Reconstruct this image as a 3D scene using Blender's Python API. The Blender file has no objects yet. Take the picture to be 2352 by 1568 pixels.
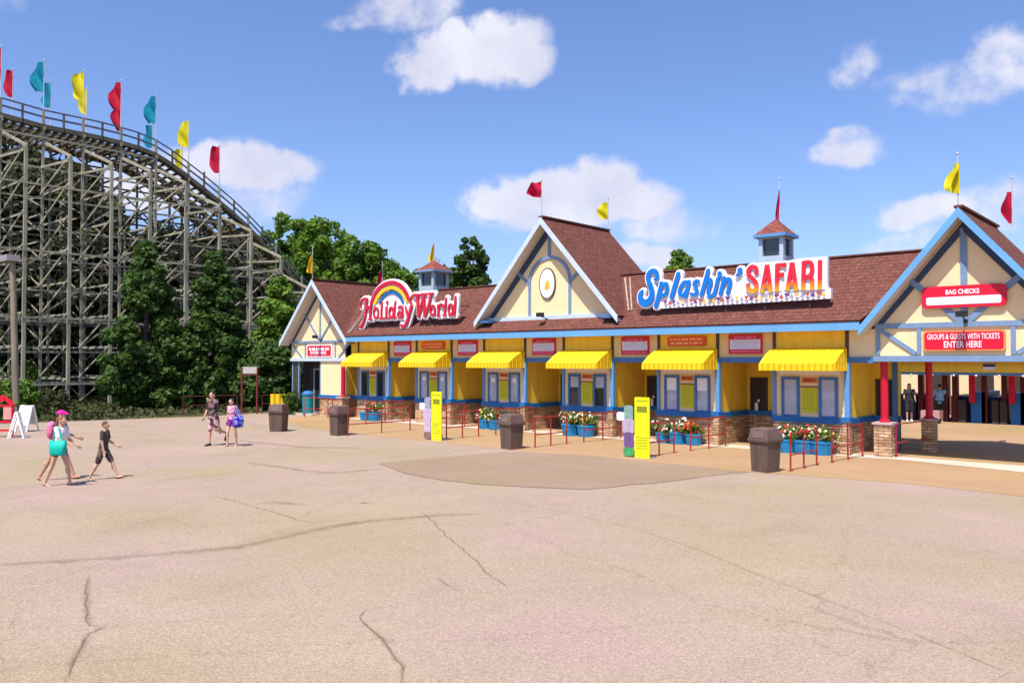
import bpy, bmesh, math, random
from mathutils import Vector, Matrix, noise
R=math.radians
rnd=random.Random(7)
sc=bpy.context.scene
# ------------------------------------------------------------------ camera
F=1880.0; CH=2.75; YAW=math.atan2(.6631,.7485); PITCH=math.atan(42/F)
cam=bpy.data.cameras.new('camera'); co=bpy.data.objects.new('camera',cam); sc.collection.objects.link(co)
cam.sensor_width=36; cam.lens=F/2352*36; cam.clip_end=3000; cam.clip_start=.1
co.location=(0,0,CH); co.rotation_euler=(math.pi/2+PITCH,0,YAW); sc.camera=co
# ------------------------------------------------------------------ light
SUN_DIR=Vector((-.13,.51,-1)).normalized()
EL=math.asin(-SUN_DIR.z)
ln=bpy.data.lights.new('sun','SUN'); ln.energy=5.0; ln.angle=R(.5); ln.color=(1,.95,.87)
lo=bpy.data.objects.new('sun',ln); sc.collection.objects.link(lo)
lo.rotation_euler=SUN_DIR.to_track_quat('-Z','Y').to_euler(); lo.location=(0,-20,40)
sc.view_settings.view_transform='Standard'; sc.view_settings.look='None'; sc.view_settings.exposure=.50; sc.view_settings.gamma=1
W=bpy.data.worlds.new('World'); sc.world=W; W.use_nodes=True
nt=W.node_tree; N=nt.nodes; L=nt.links; N.clear()
def nd(t,**k):
    n=N.new(t)
    for a,b in k.items(): setattr(n,a,b)
    return n
sky=nd('ShaderNodeTexSky'); sky.sky_type='NISHITA'; sky.sun_disc=False; sky.sun_elevation=EL
# sun comes from -SUN_DIR ; nishita rotation 0 = +Y, clockwise
sky.sun_rotation=math.atan2(-SUN_DIR.x,-SUN_DIR.y); sky.altitude=100; sky.air_density=1.0; sky.dust_density=1.2; sky.ozone_density=2.2
tc=nd('ShaderNodeTexCoord'); sep=nd('ShaderNodeSeparateXYZ'); L.new(tc.outputs['Generated'],sep.inputs[0])
def mth(op,a,b=None,c=None):
    n=nd('ShaderNodeMath',operation=op)
    for i,v in enumerate((a,b,c)):
        if v is None: continue
        if isinstance(v,(int,float)): n.inputs[i].default_value=v
        else: L.new(v,n.inputs[i])
    return n.outputs[0]
az=mth('ARCTAN2',sep.outputs[0],sep.outputs[1]); el=mth('ARCSINE',sep.outputs[2])
cmb=nd('ShaderNodeCombineXYZ'); L.new(az,cmb.inputs[0]); L.new(el,cmb.inputs[1])
n1=nd('ShaderNodeTexNoise'); n1.inputs['Scale'].default_value=11; n1.inputs['Detail'].default_value=7; n1.inputs['Roughness'].default_value=.55
L.new(cmb.outputs[0],n1.inputs['Vector'])
n2=nd('ShaderNodeTexNoise'); n2.inputs['Scale'].default_value=38; n2.inputs['Detail'].default_value=6; n2.inputs['Roughness'].default_value=.55
L.new(cmb.outputs[0],n2.inputs['Vector'])
v1=nd('ShaderNodeVectorMath',operation='MULTIPLY_ADD'); L.new(n1.outputs['Color'],v1.inputs[0]); v1.inputs[1].default_value=(.07,.05,0); v1.inputs[2].default_value=(-.035,-.025,0)
v2=nd('ShaderNodeVectorMath',operation='ADD'); L.new(cmb.outputs[0],v2.inputs[0]); L.new(v1.outputs[0],v2.inputs[1])
v3=nd('ShaderNodeVectorMath',operation='MULTIPLY_ADD'); L.new(n2.outputs['Color'],v3.inputs[0]); v3.inputs[1].default_value=(.02,.018,0); L.new(v2.outputs[0],v3.inputs[2])
pos=v3.outputs[0]
def azel(px,py):
    a=(px-1176)/F;b=-(py-784)/F;cy,sy=math.cos(YAW),math.sin(YAW);cp,sp=math.cos(PITCH),math.sin(PITCH)
    v=Vector((cy*a+sy*sp*b-sy*cp, sy*a-cy*sp*b+cy*cp, cp*b+sp)).normalized()
    return math.atan2(v.x,v.y),math.asin(v.z)
CL=[(1085,125,150,62,1),(1165,85,80,50,1),(1000,155,90,48,.95),(1195,130,60,45,1),(1060,80,60,30,.8),
(930,32,125,38,.62),(815,50,60,22,.4),(985,5,90,30,.6),
(1270,445,135,55,1),(1385,425,80,55,1),(1450,470,95,50,1),(1160,465,85,45,.95),(1500,520,90,45,.6),(1320,500,200,35,.8),(1600,520,80,30,.3),
(560,385,140,48,.9),(480,365,80,35,.85),(640,385,80,40,.85),(590,450,110,50,.5),(330,430,150,60,.7),(200,450,120,60,.5),
(1940,345,72,30,.72),(1925,318,40,20,.7),(1970,150,42,45,.5),(2210,185,150,42,.45),(2320,130,90,55,.62),(2130,235,90,28,.35),
(2110,485,75,36,.8),(2195,470,70,30,.75),(2290,480,80,60,.5),(2100,550,100,28,.45),(1500,590,70,28,.8),(10,8,40,25,.35)]
dens=None
for (px,py,rx,ry,s) in CL:
    a,e=azel(px,py); c=nd('ShaderNodeVectorMath',operation='SUBTRACT'); L.new(pos,c.inputs[0]); c.inputs[1].default_value=(a+.01,e+.009,0)
    m=nd('ShaderNodeVectorMath',operation='MULTIPLY'); L.new(c.outputs[0],m.inputs[0]); m.inputs[1].default_value=(F/(rx*1.18),F/(ry*1.18),0)
    l=nd('ShaderNodeVectorMath',operation='LENGTH'); L.new(m.outputs[0],l.inputs[0])
    d=mth('MULTIPLY',mth('SMOOTH_MIN',mth('MAXIMUM',mth('SUBTRACT',1.15,l.outputs['Value']),0),.6,.2),s*1.7)
    dens=d if dens is None else mth('MAXIMUM',dens,d)
dens=mth('ADD',dens,mth('MULTIPLY',mth('SUBTRACT',n2.outputs['Fac'],.5),mth('MULTIPLY',mth('MINIMUM',dens,.5),2.3)))
mr=nd('ShaderNodeMapRange',interpolation_type='SMOOTHSTEP'); L.new(dens,mr.inputs[0]); mr.inputs[1].default_value=.08; mr.inputs[2].default_value=.90; mr.inputs[3].default_value=0; mr.inputs[4].default_value=.93
cr=nd('ShaderNodeValToRGB'); cr.color_ramp.elements[0].position=.3; cr.color_ramp.elements[0].color=(4.9,5.0,6.2,1); cr.color_ramp.elements[1].position=.68; cr.color_ramp.elements[1].color=(6.6,6.6,7.3,1)
L.new(n1.outputs['Fac'],cr.inputs[0])
tint=nd('ShaderNodeMix',data_type='RGBA',blend_type='MULTIPLY'); tint.inputs[0].default_value=1; L.new(sky.outputs[0],tint.inputs[6]); tint.inputs[7].default_value=(.98,1.08,1.40,1)
mx=nd('ShaderNodeMix',data_type='RGBA'); L.new(mr.outputs[0],mx.inputs[0]); L.new(tint.outputs[2],mx.inputs[6]); L.new(cr.outputs[0],mx.inputs[7])
bg=nd('ShaderNodeBackground'); bg.inputs[1].default_value=.10; L.new(mx.outputs[2],bg.inputs[0])
wo=nd('ShaderNodeOutputWorld'); L.new(bg.outputs[0],wo.inputs[0])
# ------------------------------------------------------------------ helpers
def ray(px,py):
    a=(px-1176)/F;b=-(py-784)/F;cy,sy=math.cos(YAW),math.sin(YAW);cp,sp=math.cos(PITCH),math.sin(PITCH)
    return Vector((cy*a+sy*sp*b-sy*cp, sy*a-cy*sp*b+cy*cp, cp*b+sp))
def G(px,py,z=0):            # ground point seen at a place in the survey photograph
    r=ray(px,py);t=(z-CH)/r.z;return Vector((r.x*t,r.y*t,z))
def VP(px,py,Y):             # point on the facade plane Y
    r=ray(px,py);t=Y/r.y;return Vector((r.x*t,Y,CH+r.z*t))
MATS={}
def mat(name,col,rough=.7,var=.0,vscale=3,bump=0,bscale=40,metal=0,spec=.3,detail=4,emit=None,stretch=None,trans=0):
    if name in MATS: return MATS[name]
    m=bpy.data.materials.new(name); m.use_nodes=True; t=m.node_tree; n=t.nodes; l=t.links
    p=n['Principled BSDF']; p.inputs['Roughness'].default_value=rough; p.inputs['Metallic'].default_value=metal
    p.inputs['Specular IOR Level'].default_value=spec; p.inputs['Base Color'].default_value=(*col,1)
    tcn=n.new('ShaderNodeTexCoord'); vec=tcn.outputs['Object']
    if stretch:
        mp=n.new('ShaderNodeMapping'); mp.inputs['Scale'].default_value=stretch; l.new(vec,mp.inputs[0]); vec=mp.outputs[0]
    if var:
        no=n.new('ShaderNodeTexNoise'); no.inputs['Scale'].default_value=vscale; no.inputs['Detail'].default_value=detail; no.inputs['Roughness'].default_value=.6
        l.new(vec,no.inputs['Vector'])
        r=n.new('ShaderNodeValToRGB'); r.color_ramp.elements[0].position=.28; r.color_ramp.elements[1].position=.72
        r.color_ramp.elements[0].color=(*[c*(1-var) for c in col],1); r.color_ramp.elements[1].color=(*[min(1,c*(1+var)) for c in col],1)
        l.new(no.outputs['Fac'],r.inputs[0]); l.new(r.outputs[0],p.inputs['Base Color'])
    if bump:
        nb=n.new('ShaderNodeTexNoise'); nb.inputs['Scale'].default_value=bscale; nb.inputs['Detail'].default_value=3; l.new(vec,nb.inputs['Vector'])
        b=n.new('ShaderNodeBump'); b.inputs['Strength'].default_value=bump; b.inputs['Distance'].default_value=.01; l.new(nb.outputs['Fac'],b.inputs['Height']); l.new(b.outputs[0],p.inputs['Normal'])
    if emit: p.inputs['Emission Color'].default_value=(*emit[0],1); p.inputs['Emission Strength'].default_value=emit[1]
    MATS[name]=m; return m
class MB:
    def __init__(s): s.v=[]; s.f=[]; s.mi=[]; s.cur=0; s.uv={}
    def face(s,idx): s.f.append(tuple(idx)); s.mi.append(s.cur)
    def add(s,vs,fs):
        o=len(s.v); s.v+= [tuple(v) for v in vs]
        for f in fs: s.face([i+o for i in f])
    def box(s,x0,y0,z0,x1,y1,z1):
        x0,x1=min(x0,x1),max(x0,x1); y0,y1=min(y0,y1),max(y0,y1); z0,z1=min(z0,z1),max(z0,z1)
        s.add([(x0,y0,z0),(x1,y0,z0),(x1,y1,z0),(x0,y1,z0),(x0,y0,z1),(x1,y0,z1),(x1,y1,z1),(x0,y1,z1)],
          [(0,3,2,1),(4,5,6,7),(0,1,5,4),(1,2,6,5),(2,3,7,6),(3,0,4,7)])
    def beam(s,a,b,w,h,up=(0,0,1)):
        a=Vector(a);b=Vector(b);d=(b-a).normalized();u=Vector(up)
        if abs(d.dot(u))>.98: u=Vector((0,1,0))
        x=d.cross(u).normalized();y=x.cross(d).normalized();vs=[]
        for p in (a,b):
            for i,j in ((-1,-1),(1,-1),(1,1),(-1,1)): vs.append(p+x*(i*w/2)+y*(j*h/2))
        s.add(vs,[(0,3,2,1),(4,5,6,7),(0,1,5,4),(1,2,6,5),(2,3,7,6),(3,0,4,7)])
    def cyl(s,a,b,r0,r1=None,n=12,cap=True):
        r1=r0 if r1 is None else r1; a=Vector(a);b=Vector(b);d=(b-a).normalized();u=Vector((0,0,1)) if abs(d.z)<.9 else Vector((1,0,0))
        x=d.cross(u).normalized();y=d.cross(x).normalized();vs=[]
        for p,r in((a,r0),(b,r1)):
            for i in range(n): t=2*math.pi*i/n; vs.append(p+x*(math.cos(t)*r)+y*(math.sin(t)*r))
        fs=[(i,(i+1)%n,n+(i+1)%n,n+i) for i in range(n)]
        if cap: fs+= [tuple(range(n))[::-1],tuple(range(n,2*n))]
        s.add(vs,fs)
    def lathe(s,c,prof,n=16,sx=1,sy=1):
        vs=[];m=len(prof)
        for (r,z) in prof:
            for i in range(n): t=2*math.pi*(i+.5)/n; vs.append((c[0]+math.cos(t)*r*sx,c[1]+math.sin(t)*r*sy,c[2]+z))
        fs=[(j*n+i,j*n+(i+1)%n,(j+1)*n+(i+1)%n,(j+1)*n+i) for j in range(m-1) for i in range(n)]
        fs+= [tuple(range(n))[::-1],tuple(range((m-1)*n,m*n))]
        s.add(vs,fs)
    def sphere(s,c,r,n=10,sc=(1,1,1)):
        pr=[(math.sin(math.pi*j/n)*r+1e-4,-math.cos(math.pi*j/n)*r) for j in range(n+1)]
        vs=[]
        for (q,z) in pr:
            for i in range(n): t=2*math.pi*i/n; vs.append((c[0]+math.cos(t)*q*sc[0],c[1]+math.sin(t)*q*sc[1],c[2]+z*sc[2]))
        s.add(vs,[(j*n+i,j*n+(i+1)%n,(j+1)*n+(i+1)%n,(j+1)*n+i) for j in range(n) for i in range(n)])
    def prism(s,poly,y0,y1):   # poly of (x,z) in the facade plane, thickness y0..y1
        n=len(poly); vs=[(x,y0,z) for x,z in poly]+[(x,y1,z) for x,z in poly]
        s.add(vs,[tuple(range(n)),tuple(range(2*n-1,n-1,-1))]+[(i,i+n,(i+1)%n+n,(i+1)%n) for i in range(n)])
    def slab(s,poly3,thick,nrm):
        nrm=Vector(nrm).normalized(); n=len(poly3); vs=[Vector(p) for p in poly3]+[Vector(p)-nrm*thick for p in poly3]
        s.add(vs,[tuple(range(n)),tuple(range(2*n-1,n-1,-1))]+[(i,i+n,(i+1)%n+n,(i+1)%n) for i in range(n)])
    def build(s,name,m,parent=None,org=None,smooth=False,fix=True):
        me=bpy.data.meshes.new(name)
        o0=Vector(org) if org is not None else (ORG[parent.name] if parent else Vector((0,0,0)))
        me.from_pydata([tuple(Vector(v)-o0) for v in s.v],[],s.f)
        for mm in (m if isinstance(m,(list,tuple)) else [m]): me.materials.append(mm)
        me.polygons.foreach_set('material_index',s.mi)
        if smooth: me.polygons.foreach_set('use_smooth',[True]*len(me.polygons))
        me.update()
        if fix:
            bm=bmesh.new(); bm.from_mesh(me); bmesh.ops.recalc_face_normals(bm,faces=bm.faces); bm.to_mesh(me); bm.free()
        if s.uv:
            ul=me.uv_layers.new(name='UVMap')
            for lp in me.loops: ul.data[lp.index].uv=s.uv.get(lp.vertex_index,(0,0))
        ob=bpy.data.objects.new(name,me); sc.collection.objects.link(ob)
        if parent: ob.parent=parent
        else: ob.location=o0
        ORG[ob.name]=o0
        return ob
ORG={}
def tag(o,label=None,cat=None,group=None,kind=None):
    if label: o['label']=label
    if cat: o['category']=cat
    if group: o['group']=group
    if kind: o['kind']=kind
    return o
def thing(name,loc,label=None,cat=None,group=None,kind=None):
    o=bpy.data.objects.new(name,None); sc.collection.objects.link(o); o.location=loc; o.empty_display_size=.2
    ORG[o.name]=Vector(loc); return tag(o,label,cat,group,kind)
def copy_thing(src,loc,rz=0,scale=1,label=None,group=None):
    c=src.copy(); sc.collection.objects.link(c); c.location=loc; c.rotation_euler=(0,0,rz); c.scale=(scale,)*3 if not hasattr(scale,'__len__') else scale
    if label: c['label']=label
    if group: c['group']=group
    for ch in src.children:
        d=ch.copy(); sc.collection.objects.link(d); d.parent=c
        for g in ch.children:
            e=g.copy(); sc.collection.objects.link(e); e.parent=d
    return c
# ------------------------------------------------------------------ materials
def brickmat(name,axis,c1,c2,mortar,bw,bh,ms=.01,var=.35,rough=.9,bump=.5,off=.5,zk=1.0):
    if name in MATS: return MATS[name]
    m=bpy.data.materials.new(name); m.use_nodes=True; t=m.node_tree; n=t.nodes; l=t.links; p=n['Principled BSDF']; p.inputs['Roughness'].default_value=rough; p.inputs['Specular IOR Level'].default_value=.15
    tcn=n.new('ShaderNodeTexCoord'); s=n.new('ShaderNodeSeparateXYZ'); l.new(tcn.outputs['Object'],s.inputs[0]); c=n.new('ShaderNodeCombineXYZ')
    if axis=='x': l.new(s.outputs[0],c.inputs[0])
    elif axis=='y': l.new(s.outputs[1],c.inputs[0])
    else:
        a=n.new('ShaderNodeMath'); a.operation='ADD'; l.new(s.outputs[0],a.inputs[0]); l.new(s.outputs[1],a.inputs[1]); l.new(a.outputs[0],c.inputs[0])
    k=n.new('ShaderNodeMath'); k.operation='MULTIPLY'; k.inputs[1].default_value=zk; l.new(s.outputs[2],k.inputs[0]); l.new(k.outputs[0],c.inputs[1])
    b=n.new('ShaderNodeTexBrick'); b.offset=off; b.inputs['Scale'].default_value=1; b.inputs['Brick Width'].default_value=bw; b.inputs['Row Height'].default_value=bh
    b.inputs['Mortar Size'].default_value=ms; b.inputs['Mortar Smooth'].default_value=.2; b.inputs['Bias'].default_value=0
    b.inputs['Color1'].default_value=(*c1,1); b.inputs['Color2'].default_value=(*c2,1); b.inputs['Mortar'].default_value=(*mortar,1)
    if axis=='xy':
        nz=n.new('ShaderNodeTexNoise'); nz.inputs['Scale'].default_value=5; l.new(tcn.outputs['Object'],nz.inputs['Vector'])
        va=n.new('ShaderNodeVectorMath'); va.operation='MULTIPLY_ADD'; l.new(nz.outputs['Color'],va.inputs[0]); va.inputs[1].default_value=(.08,.05,0); l.new(c.outputs[0],va.inputs[2]); l.new(va.outputs[0],b.inputs['Vector'])
    else: l.new(c.outputs[0],b.inputs['Vector'])
    no=n.new('ShaderNodeTexNoise'); no.inputs['Scale'].default_value=7 if axis=='xy' else 9; no.inputs['Detail'].default_value=6; no.inputs['Roughness'].default_value=.7; l.new(tcn.outputs['Object'],no.inputs['Vector'])
    r=n.new('ShaderNodeMapRange'); l.new(no.outputs['Fac'],r.inputs[0]); r.inputs[1].default_value=.3; r.inputs[2].default_value=.7; r.inputs[3].default_value=1-var; r.inputs[4].default_value=1+var
    mm=n.new('ShaderNodeVectorMath'); mm.operation='SCALE'; l.new(b.outputs['Color'],mm.inputs[0]); l.new(r.outputs[0],mm.inputs['Scale']); l.new(mm.outputs[0],p.inputs['Base Color'])
    bu=n.new('ShaderNodeBump'); bu.inputs['Strength'].default_value=bump; bu.inputs['Distance'].default_value=.02; l.new(b.outputs['Fac'],bu.inputs['Height']); bu.invert=True; l.new(bu.outputs[0],p.inputs['Normal'])
    MATS[name]=m; return m
roofx=brickmat('shingle_long','x',(.160,.060,.044),(.126,.046,.035),(.075,.029,.022),.28,.11,.008,.45)
roofy=brickmat('shingle_cross','y',(.160,.060,.044),(.126,.046,.035),(.075,.029,.022),.28,.11,.008,.45)
roofc=brickmat('shingle_cupola','xy',(.26,.075,.055),(.18,.055,.04),(.09,.03,.02),.2,.09,.006,.3)
stone=brickmat('stacked_stone','xy',(.62,.42,.26),(.36,.19,.10),(.12,.08,.05),.30,.085,.009,.4)
cream=mat('cream_stucco',(.80,.62,.36),.85,.035,3,.3,60,stretch=(1,1,.3))
creamh=mat('cream_header',(.80,.55,.24),.85,.10,3,.3,60,stretch=(1,1,.3))
gold=mat('golden_stucco',(.80,.52,.05),.85,.12,3,.3,60,stretch=(1,1,.3))
fasc=mat('light_blue_fascia',(.13,.34,.60),.5,.08,1.2)
timb=mat('blue_grey_timber',(.17,.26,.41),.6,.1,5)
timbr=mat('blue_timber',(.06,.16,.34),.55,.1,5)
rake=mat('pale_rake_board',(.50,.58,.68),.55,.07,3)
dark=mat('brown_trim',(.07,.045,.035),.6,.1,5)
sillm=mat('strong_blue_paint',(.015,.13,.36),.45,.1,4)
postm=mat('post_blue_paint',(.10,.27,.52),.45,.1,4)
white=mat('white_paint',(.8,.8,.82),.5,.03,4)
redm=mat('crimson_paint',(.50,.006,.03),.4,.1,6)
darkred=mat('dark_red_rail',(.30,.02,.018),.45,.2,8)
soff=mat('soffit_cream',(.62,.55,.46),.8,.05,3)
blackm=mat('black_metal',(.02,.017,.015),.5)
poleg=mat('pole_grey',(.55,.55,.56),.4,.05,5,metal=.3)
glassd=mat('dark_glass',(.02,.025,.03),.06,spec=.8)
glassl=mat('blind_glass',(.40,.44,.55),.10,.25,2.5,spec=.7)  # uneven pane tone painted in to suggest reflections
inter=mat('interior_dark',(.05,.035,.03),.8)
asph_c=(.52,.40,.30)
def groundmat(name,c,spk=.35,scale=55,patch=.12,hair=False):
    m=bpy.data.materials.new(name); m.use_nodes=True; t=m.node_tree; n=t.nodes; l=t.links; p=n['Principled BSDF']; p.inputs['Roughness'].default_value=.95; p.inputs['Specular IOR Level'].default_value=.1
    tcn=n.new('ShaderNodeTexCoord')
    def nz(s,d,r=.6,st=None):
        q=n.new('ShaderNodeTexNoise'); q.inputs['Scale'].default_value=s; q.inputs['Detail'].default_value=d; q.inputs['Roughness'].default_value=r
        if st:
            mp=n.new('ShaderNodeMapping'); mp.inputs['Scale'].default_value=st; l.new(tcn.outputs['Object'],mp.inputs[0]); l.new(mp.outputs[0],q.inputs['Vector'])
        else: l.new(tcn.outputs['Object'],q.inputs['Vector'])
        return q
    def mapr(o,a,b,c_,d_):
        q=n.new('ShaderNodeMapRange'); l.new(o,q.inputs[0]); q.inputs[1].default_value=a; q.inputs[2].default_value=b; q.inputs[3].default_value=c_; q.inputs[4].default_value=d_; return q.outputs[0]
    vo=n.new('ShaderNodeTexVoronoi'); vo.inputs['Scale'].default_value=scale; l.new(tcn.outputs['Object'],vo.inputs['Vector'])
    sv=n.new('ShaderNodeSeparateColor'); l.new(vo.outputs['Color'],sv.inputs[0])
    s1=mapr(sv.outputs[0],0,1,1-spk,1+spk)
    s2=mapr(nz(scale*.45,4,.75).outputs['Fac'],.3,.7,1-spk*.55,1+spk*.55)
    s3=mapr(nz(.35,5,.6).outputs['Fac'],.3,.7,1-patch,1+patch)
    s4=mapr(nz(1.8,6,.65).outputs['Fac'],.3,.7,1-patch*.55,1+patch*.55)
    def mul(a,b):
        q=n.new('ShaderNodeMath'); q.operation='MULTIPLY'; l.new(a,q.inputs[0]); l.new(b,q.inputs[1]); return q.outputs[0]
    f=mul(mul(s1,s2),mul(s3,s4))
    if hair:
        q=n.new('ShaderNodeVectorMath'); q.operation='MULTIPLY_ADD'; l.new(nz(.9,5,.7).outputs['Color'],q.inputs[0]); q.inputs[1].default_value=(1.1,1.1,0); l.new(tcn.outputs['Object'],q.inputs[2])
        e=n.new('ShaderNodeTexVoronoi'); e.feature='DISTANCE_TO_EDGE'; e.inputs['Scale'].default_value=.17; l.new(q.outputs[0],e.inputs['Vector']); f=mul(f,mapr(e.outputs[0],.0,.0035,.80,1))
        g_=n.new('ShaderNodeTexVoronoi'); g_.inputs['Scale'].default_value=.9; l.new(tcn.outputs['Object'],g_.inputs['Vector']); f=mul(f,mapr(g_.outputs['Distance'],.02,.035,.72,1))
        f=mul(f,mapr(nz(.75,2,.5,(1,.35,1)).outputs['Fac'],.58,.72,1,.93))
    mx=n.new('ShaderNodeMix'); mx.data_type='RGBA'; l.new(mapr(nz(.22,3).outputs['Fac'],.35,.65,0,1),mx.inputs[0])
    mx.inputs[6].default_value=(c[0]*1.05,c[1]*1.0,c[2]*1.17,1); mx.inputs[7].default_value=(c[0]*.95,c[1]*.98,c[2]*.88,1)
    sc_=n.new('ShaderNodeVectorMath'); sc_.operation='SCALE'; l.new(mx.outputs[2],sc_.inputs[0]); l.new(f,sc_.inputs['Scale']); l.new(sc_.outputs[0],p.inputs['Base Color'])
    bu=n.new('ShaderNodeBump'); bu.inputs['Strength'].default_value=.6; bu.inputs['Distance'].default_value=.006; l.new(vo.outputs['Distance'],bu.inputs['Height']); l.new(bu.outputs[0],p.inputs['Normal'])
    return m
pavem=groundmat('aggregate_paving',(.318,.242,.172),.20,60,.06,True)
tanm=groundmat('tan_concrete',(.345,.225,.115),.08,70,.07)
brownm=groundmat('brown_tan_patch',(.262,.188,.122),.13,65,.07)
palem=groundmat('pale_concrete',(.52,.43,.33),.05,70,.05)
dirtm=groundmat('woodland_floor',(.07,.065,.03),.5,8,.4)
# ------------------------------------------------------------------ ground
def sheet(name,pts,z,m,label=None):
    b=MB(); b.add([(p[0],p[1],z) for p in pts],[tuple(range(len(pts)))]); o=b.build(name,m); o['kind']='structure'; return o
sheet('ground',[(-600,-300),(500,-300),(500,900),(-600,900)],-.03,dirtm)
edge=[G(*q) for q in((0,973),(300,962),(450,957),(600,948))]
sheet('pavement',[(60,-40),(60,60),(-3,60),(-12.5,60),(-12.5,29),(-38.3,29)]+[(-38.05,24)]+[(e.x,e.y) for e in edge[::-1]]+[(-42,5),(-52,-40)],0,pavem)
arc=[G(*q) for q in ((870,1064),(930,1087),(1010,1102),(1100,1112),(1200,1118),(1290,1122),(1345,1124),(1400,1120),(1450,1113),(1500,1110),(1560,1103),(1620,1094),(1680,1087),(1722,1084))]
band=[(-34.3,23.3),(-33.2,21.2),(-29,19.6),(-25,18.9),(-20,18.8),(-16.2,18.6)]+[(a.x,a.y) for a in arc[-1:]]+[(-7.7,19.15),(-5.5,19.5),(-3.2,19.2),(8,19.2),(8,59),(-12.4,59),(-12.4,28.9),(-36.8,28.9),(-36.8,24.2)]
sheet('forecourt',band,.004,tanm)
sheet('pavement_patch',[(a.x,a.y) for a in arc]+[(-10.6,19.0),(-14.2,19.1),(-16.5,18.2)],.008,brownm)
# pale apron with a real edge
b=MB()
for x0,y0,x1,y1 in((-31.2,23.52,-16,23.62),(-16,23.62,-7.9,23.75)):
    b.add([(x0,y0,.012),(x1,y1,.012),(x1,24.6,.012),(x0,24.6,.012)],[(0,1,2,3)])
b.add([(-7.9,23.75,.012),(-7.1,23.95,.012),(-3.9,23.25,.012),(8,22.9,.012),(8,24.7,.012),(-7.9,24.7,.012)],[(0,1,2,3,4,5)])
b.build('concrete_apron',palem)['kind']='structure'
# cracks and stains lying on the paving
def decalmat(name,col,soft,amt,nscale):
    m=bpy.data.materials.new(name); m.use_nodes=True; t=m.node_tree; n=t.nodes; l=t.links; p=n['Principled BSDF']; p.inputs['Roughness'].default_value=1; p.inputs['Base Color'].default_value=(*col,1); p.inputs['Specular IOR Level'].default_value=0
    uv=n.new('ShaderNodeTexCoord'); s=n.new('ShaderNodeSeparateXYZ'); l.new(uv.outputs['UV'],s.inputs[0])
    def M(op,a,b=None):
        q=n.new('ShaderNodeMath'); q.operation=op
        for i,v in enumerate((a,b)):
            if v is None: continue
            if isinstance(v,(int,float)): q.inputs[i].default_value=v
            else: l.new(v,q.inputs[i])
        return q.outputs[0]
    d=M('SUBTRACT',1,M('MULTIPLY',M('ABSOLUTE',M('SUBTRACT',s.outputs[1],.5)),2))
    no=n.new('ShaderNodeTexNoise'); no.inputs['Scale'].default_value=nscale; no.inputs['Detail'].default_value=6; no.inputs['Roughness'].default_value=.7; l.new(uv.outputs['Object'],no.inputs['Vector'])
    n2_=n.new('ShaderNodeTexNoise'); n2_.inputs['Scale'].default_value=.9; n2_.inputs['Detail'].default_value=2; l.new(uv.outputs['Object'],n2_.inputs['Vector'])
    q=n.new('ShaderNodeMapRange'); q.interpolation_type='SMOOTHSTEP'; l.new(M('ADD',d,M('MULTIPLY',M('SUBTRACT',no.outputs['Fac'],.5),1.6)),q.inputs[0]); q.inputs[1].default_value=.5-soft*.5; q.inputs[2].default_value=.5+soft; 
    l.new(M('MULTIPLY',M('MULTIPLY',q.outputs[0],M('MINIMUM',M('MULTIPLY',n2_.outputs['Fac'],2),1.0)),amt),p.inputs['Alpha'])
    return m
crackm=decalmat('crack_dark',(.17,.125,.08),.5,.62,11); stainm=decalmat('damp_stain',(.22,.16,.10),1.0,.42,2.5)
def ribbon(name,pts,w,m,z=.014,jit=.03,seed=1,kname='structure'):
    rr=random.Random(seed); P=[G(*q) for q in pts]; Q=[]
    for i in range(len(P)-1):
        n=max(2,int((P[i+1]-P[i]).length/.12))
        for j in range(n): Q.append(P[i].lerp(P[i+1],j/n)+Vector((rr.uniform(-jit,jit),rr.uniform(-jit,jit),0)))
    Q.append(P[-1]); b=MB(); u=0
    for i,q in enumerate(Q):
        d=(Q[min(i+1,len(Q)-1)]-Q[max(i-1,0)]).normalized(); s=Vector((-d.y,d.x,0)); e=min(1,i/5+.15,(len(Q)-1-i)/5+.15); ww=w*e*rr.uniform(.7,1.2)/2
        b.v+=[(q.x+s.x*ww,q.y+s.y*ww,z),(q.x-s.x*ww,q.y-s.y*ww,z)]; b.uv[2*i]=(u,1); b.uv[2*i+1]=(u,0); u+=.1
        if i: b.face((2*i-2,2*i-1,2*i+1,2*i))
    o=b.build(name,m,fix=False); o['kind']=kname
    return o
def LZ(a): return [(x/2,1041.25+y/2) for x,y in a]
def RZ(a): return [(1176+x/2,1041.25+y/2) for x,y in a]
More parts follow.
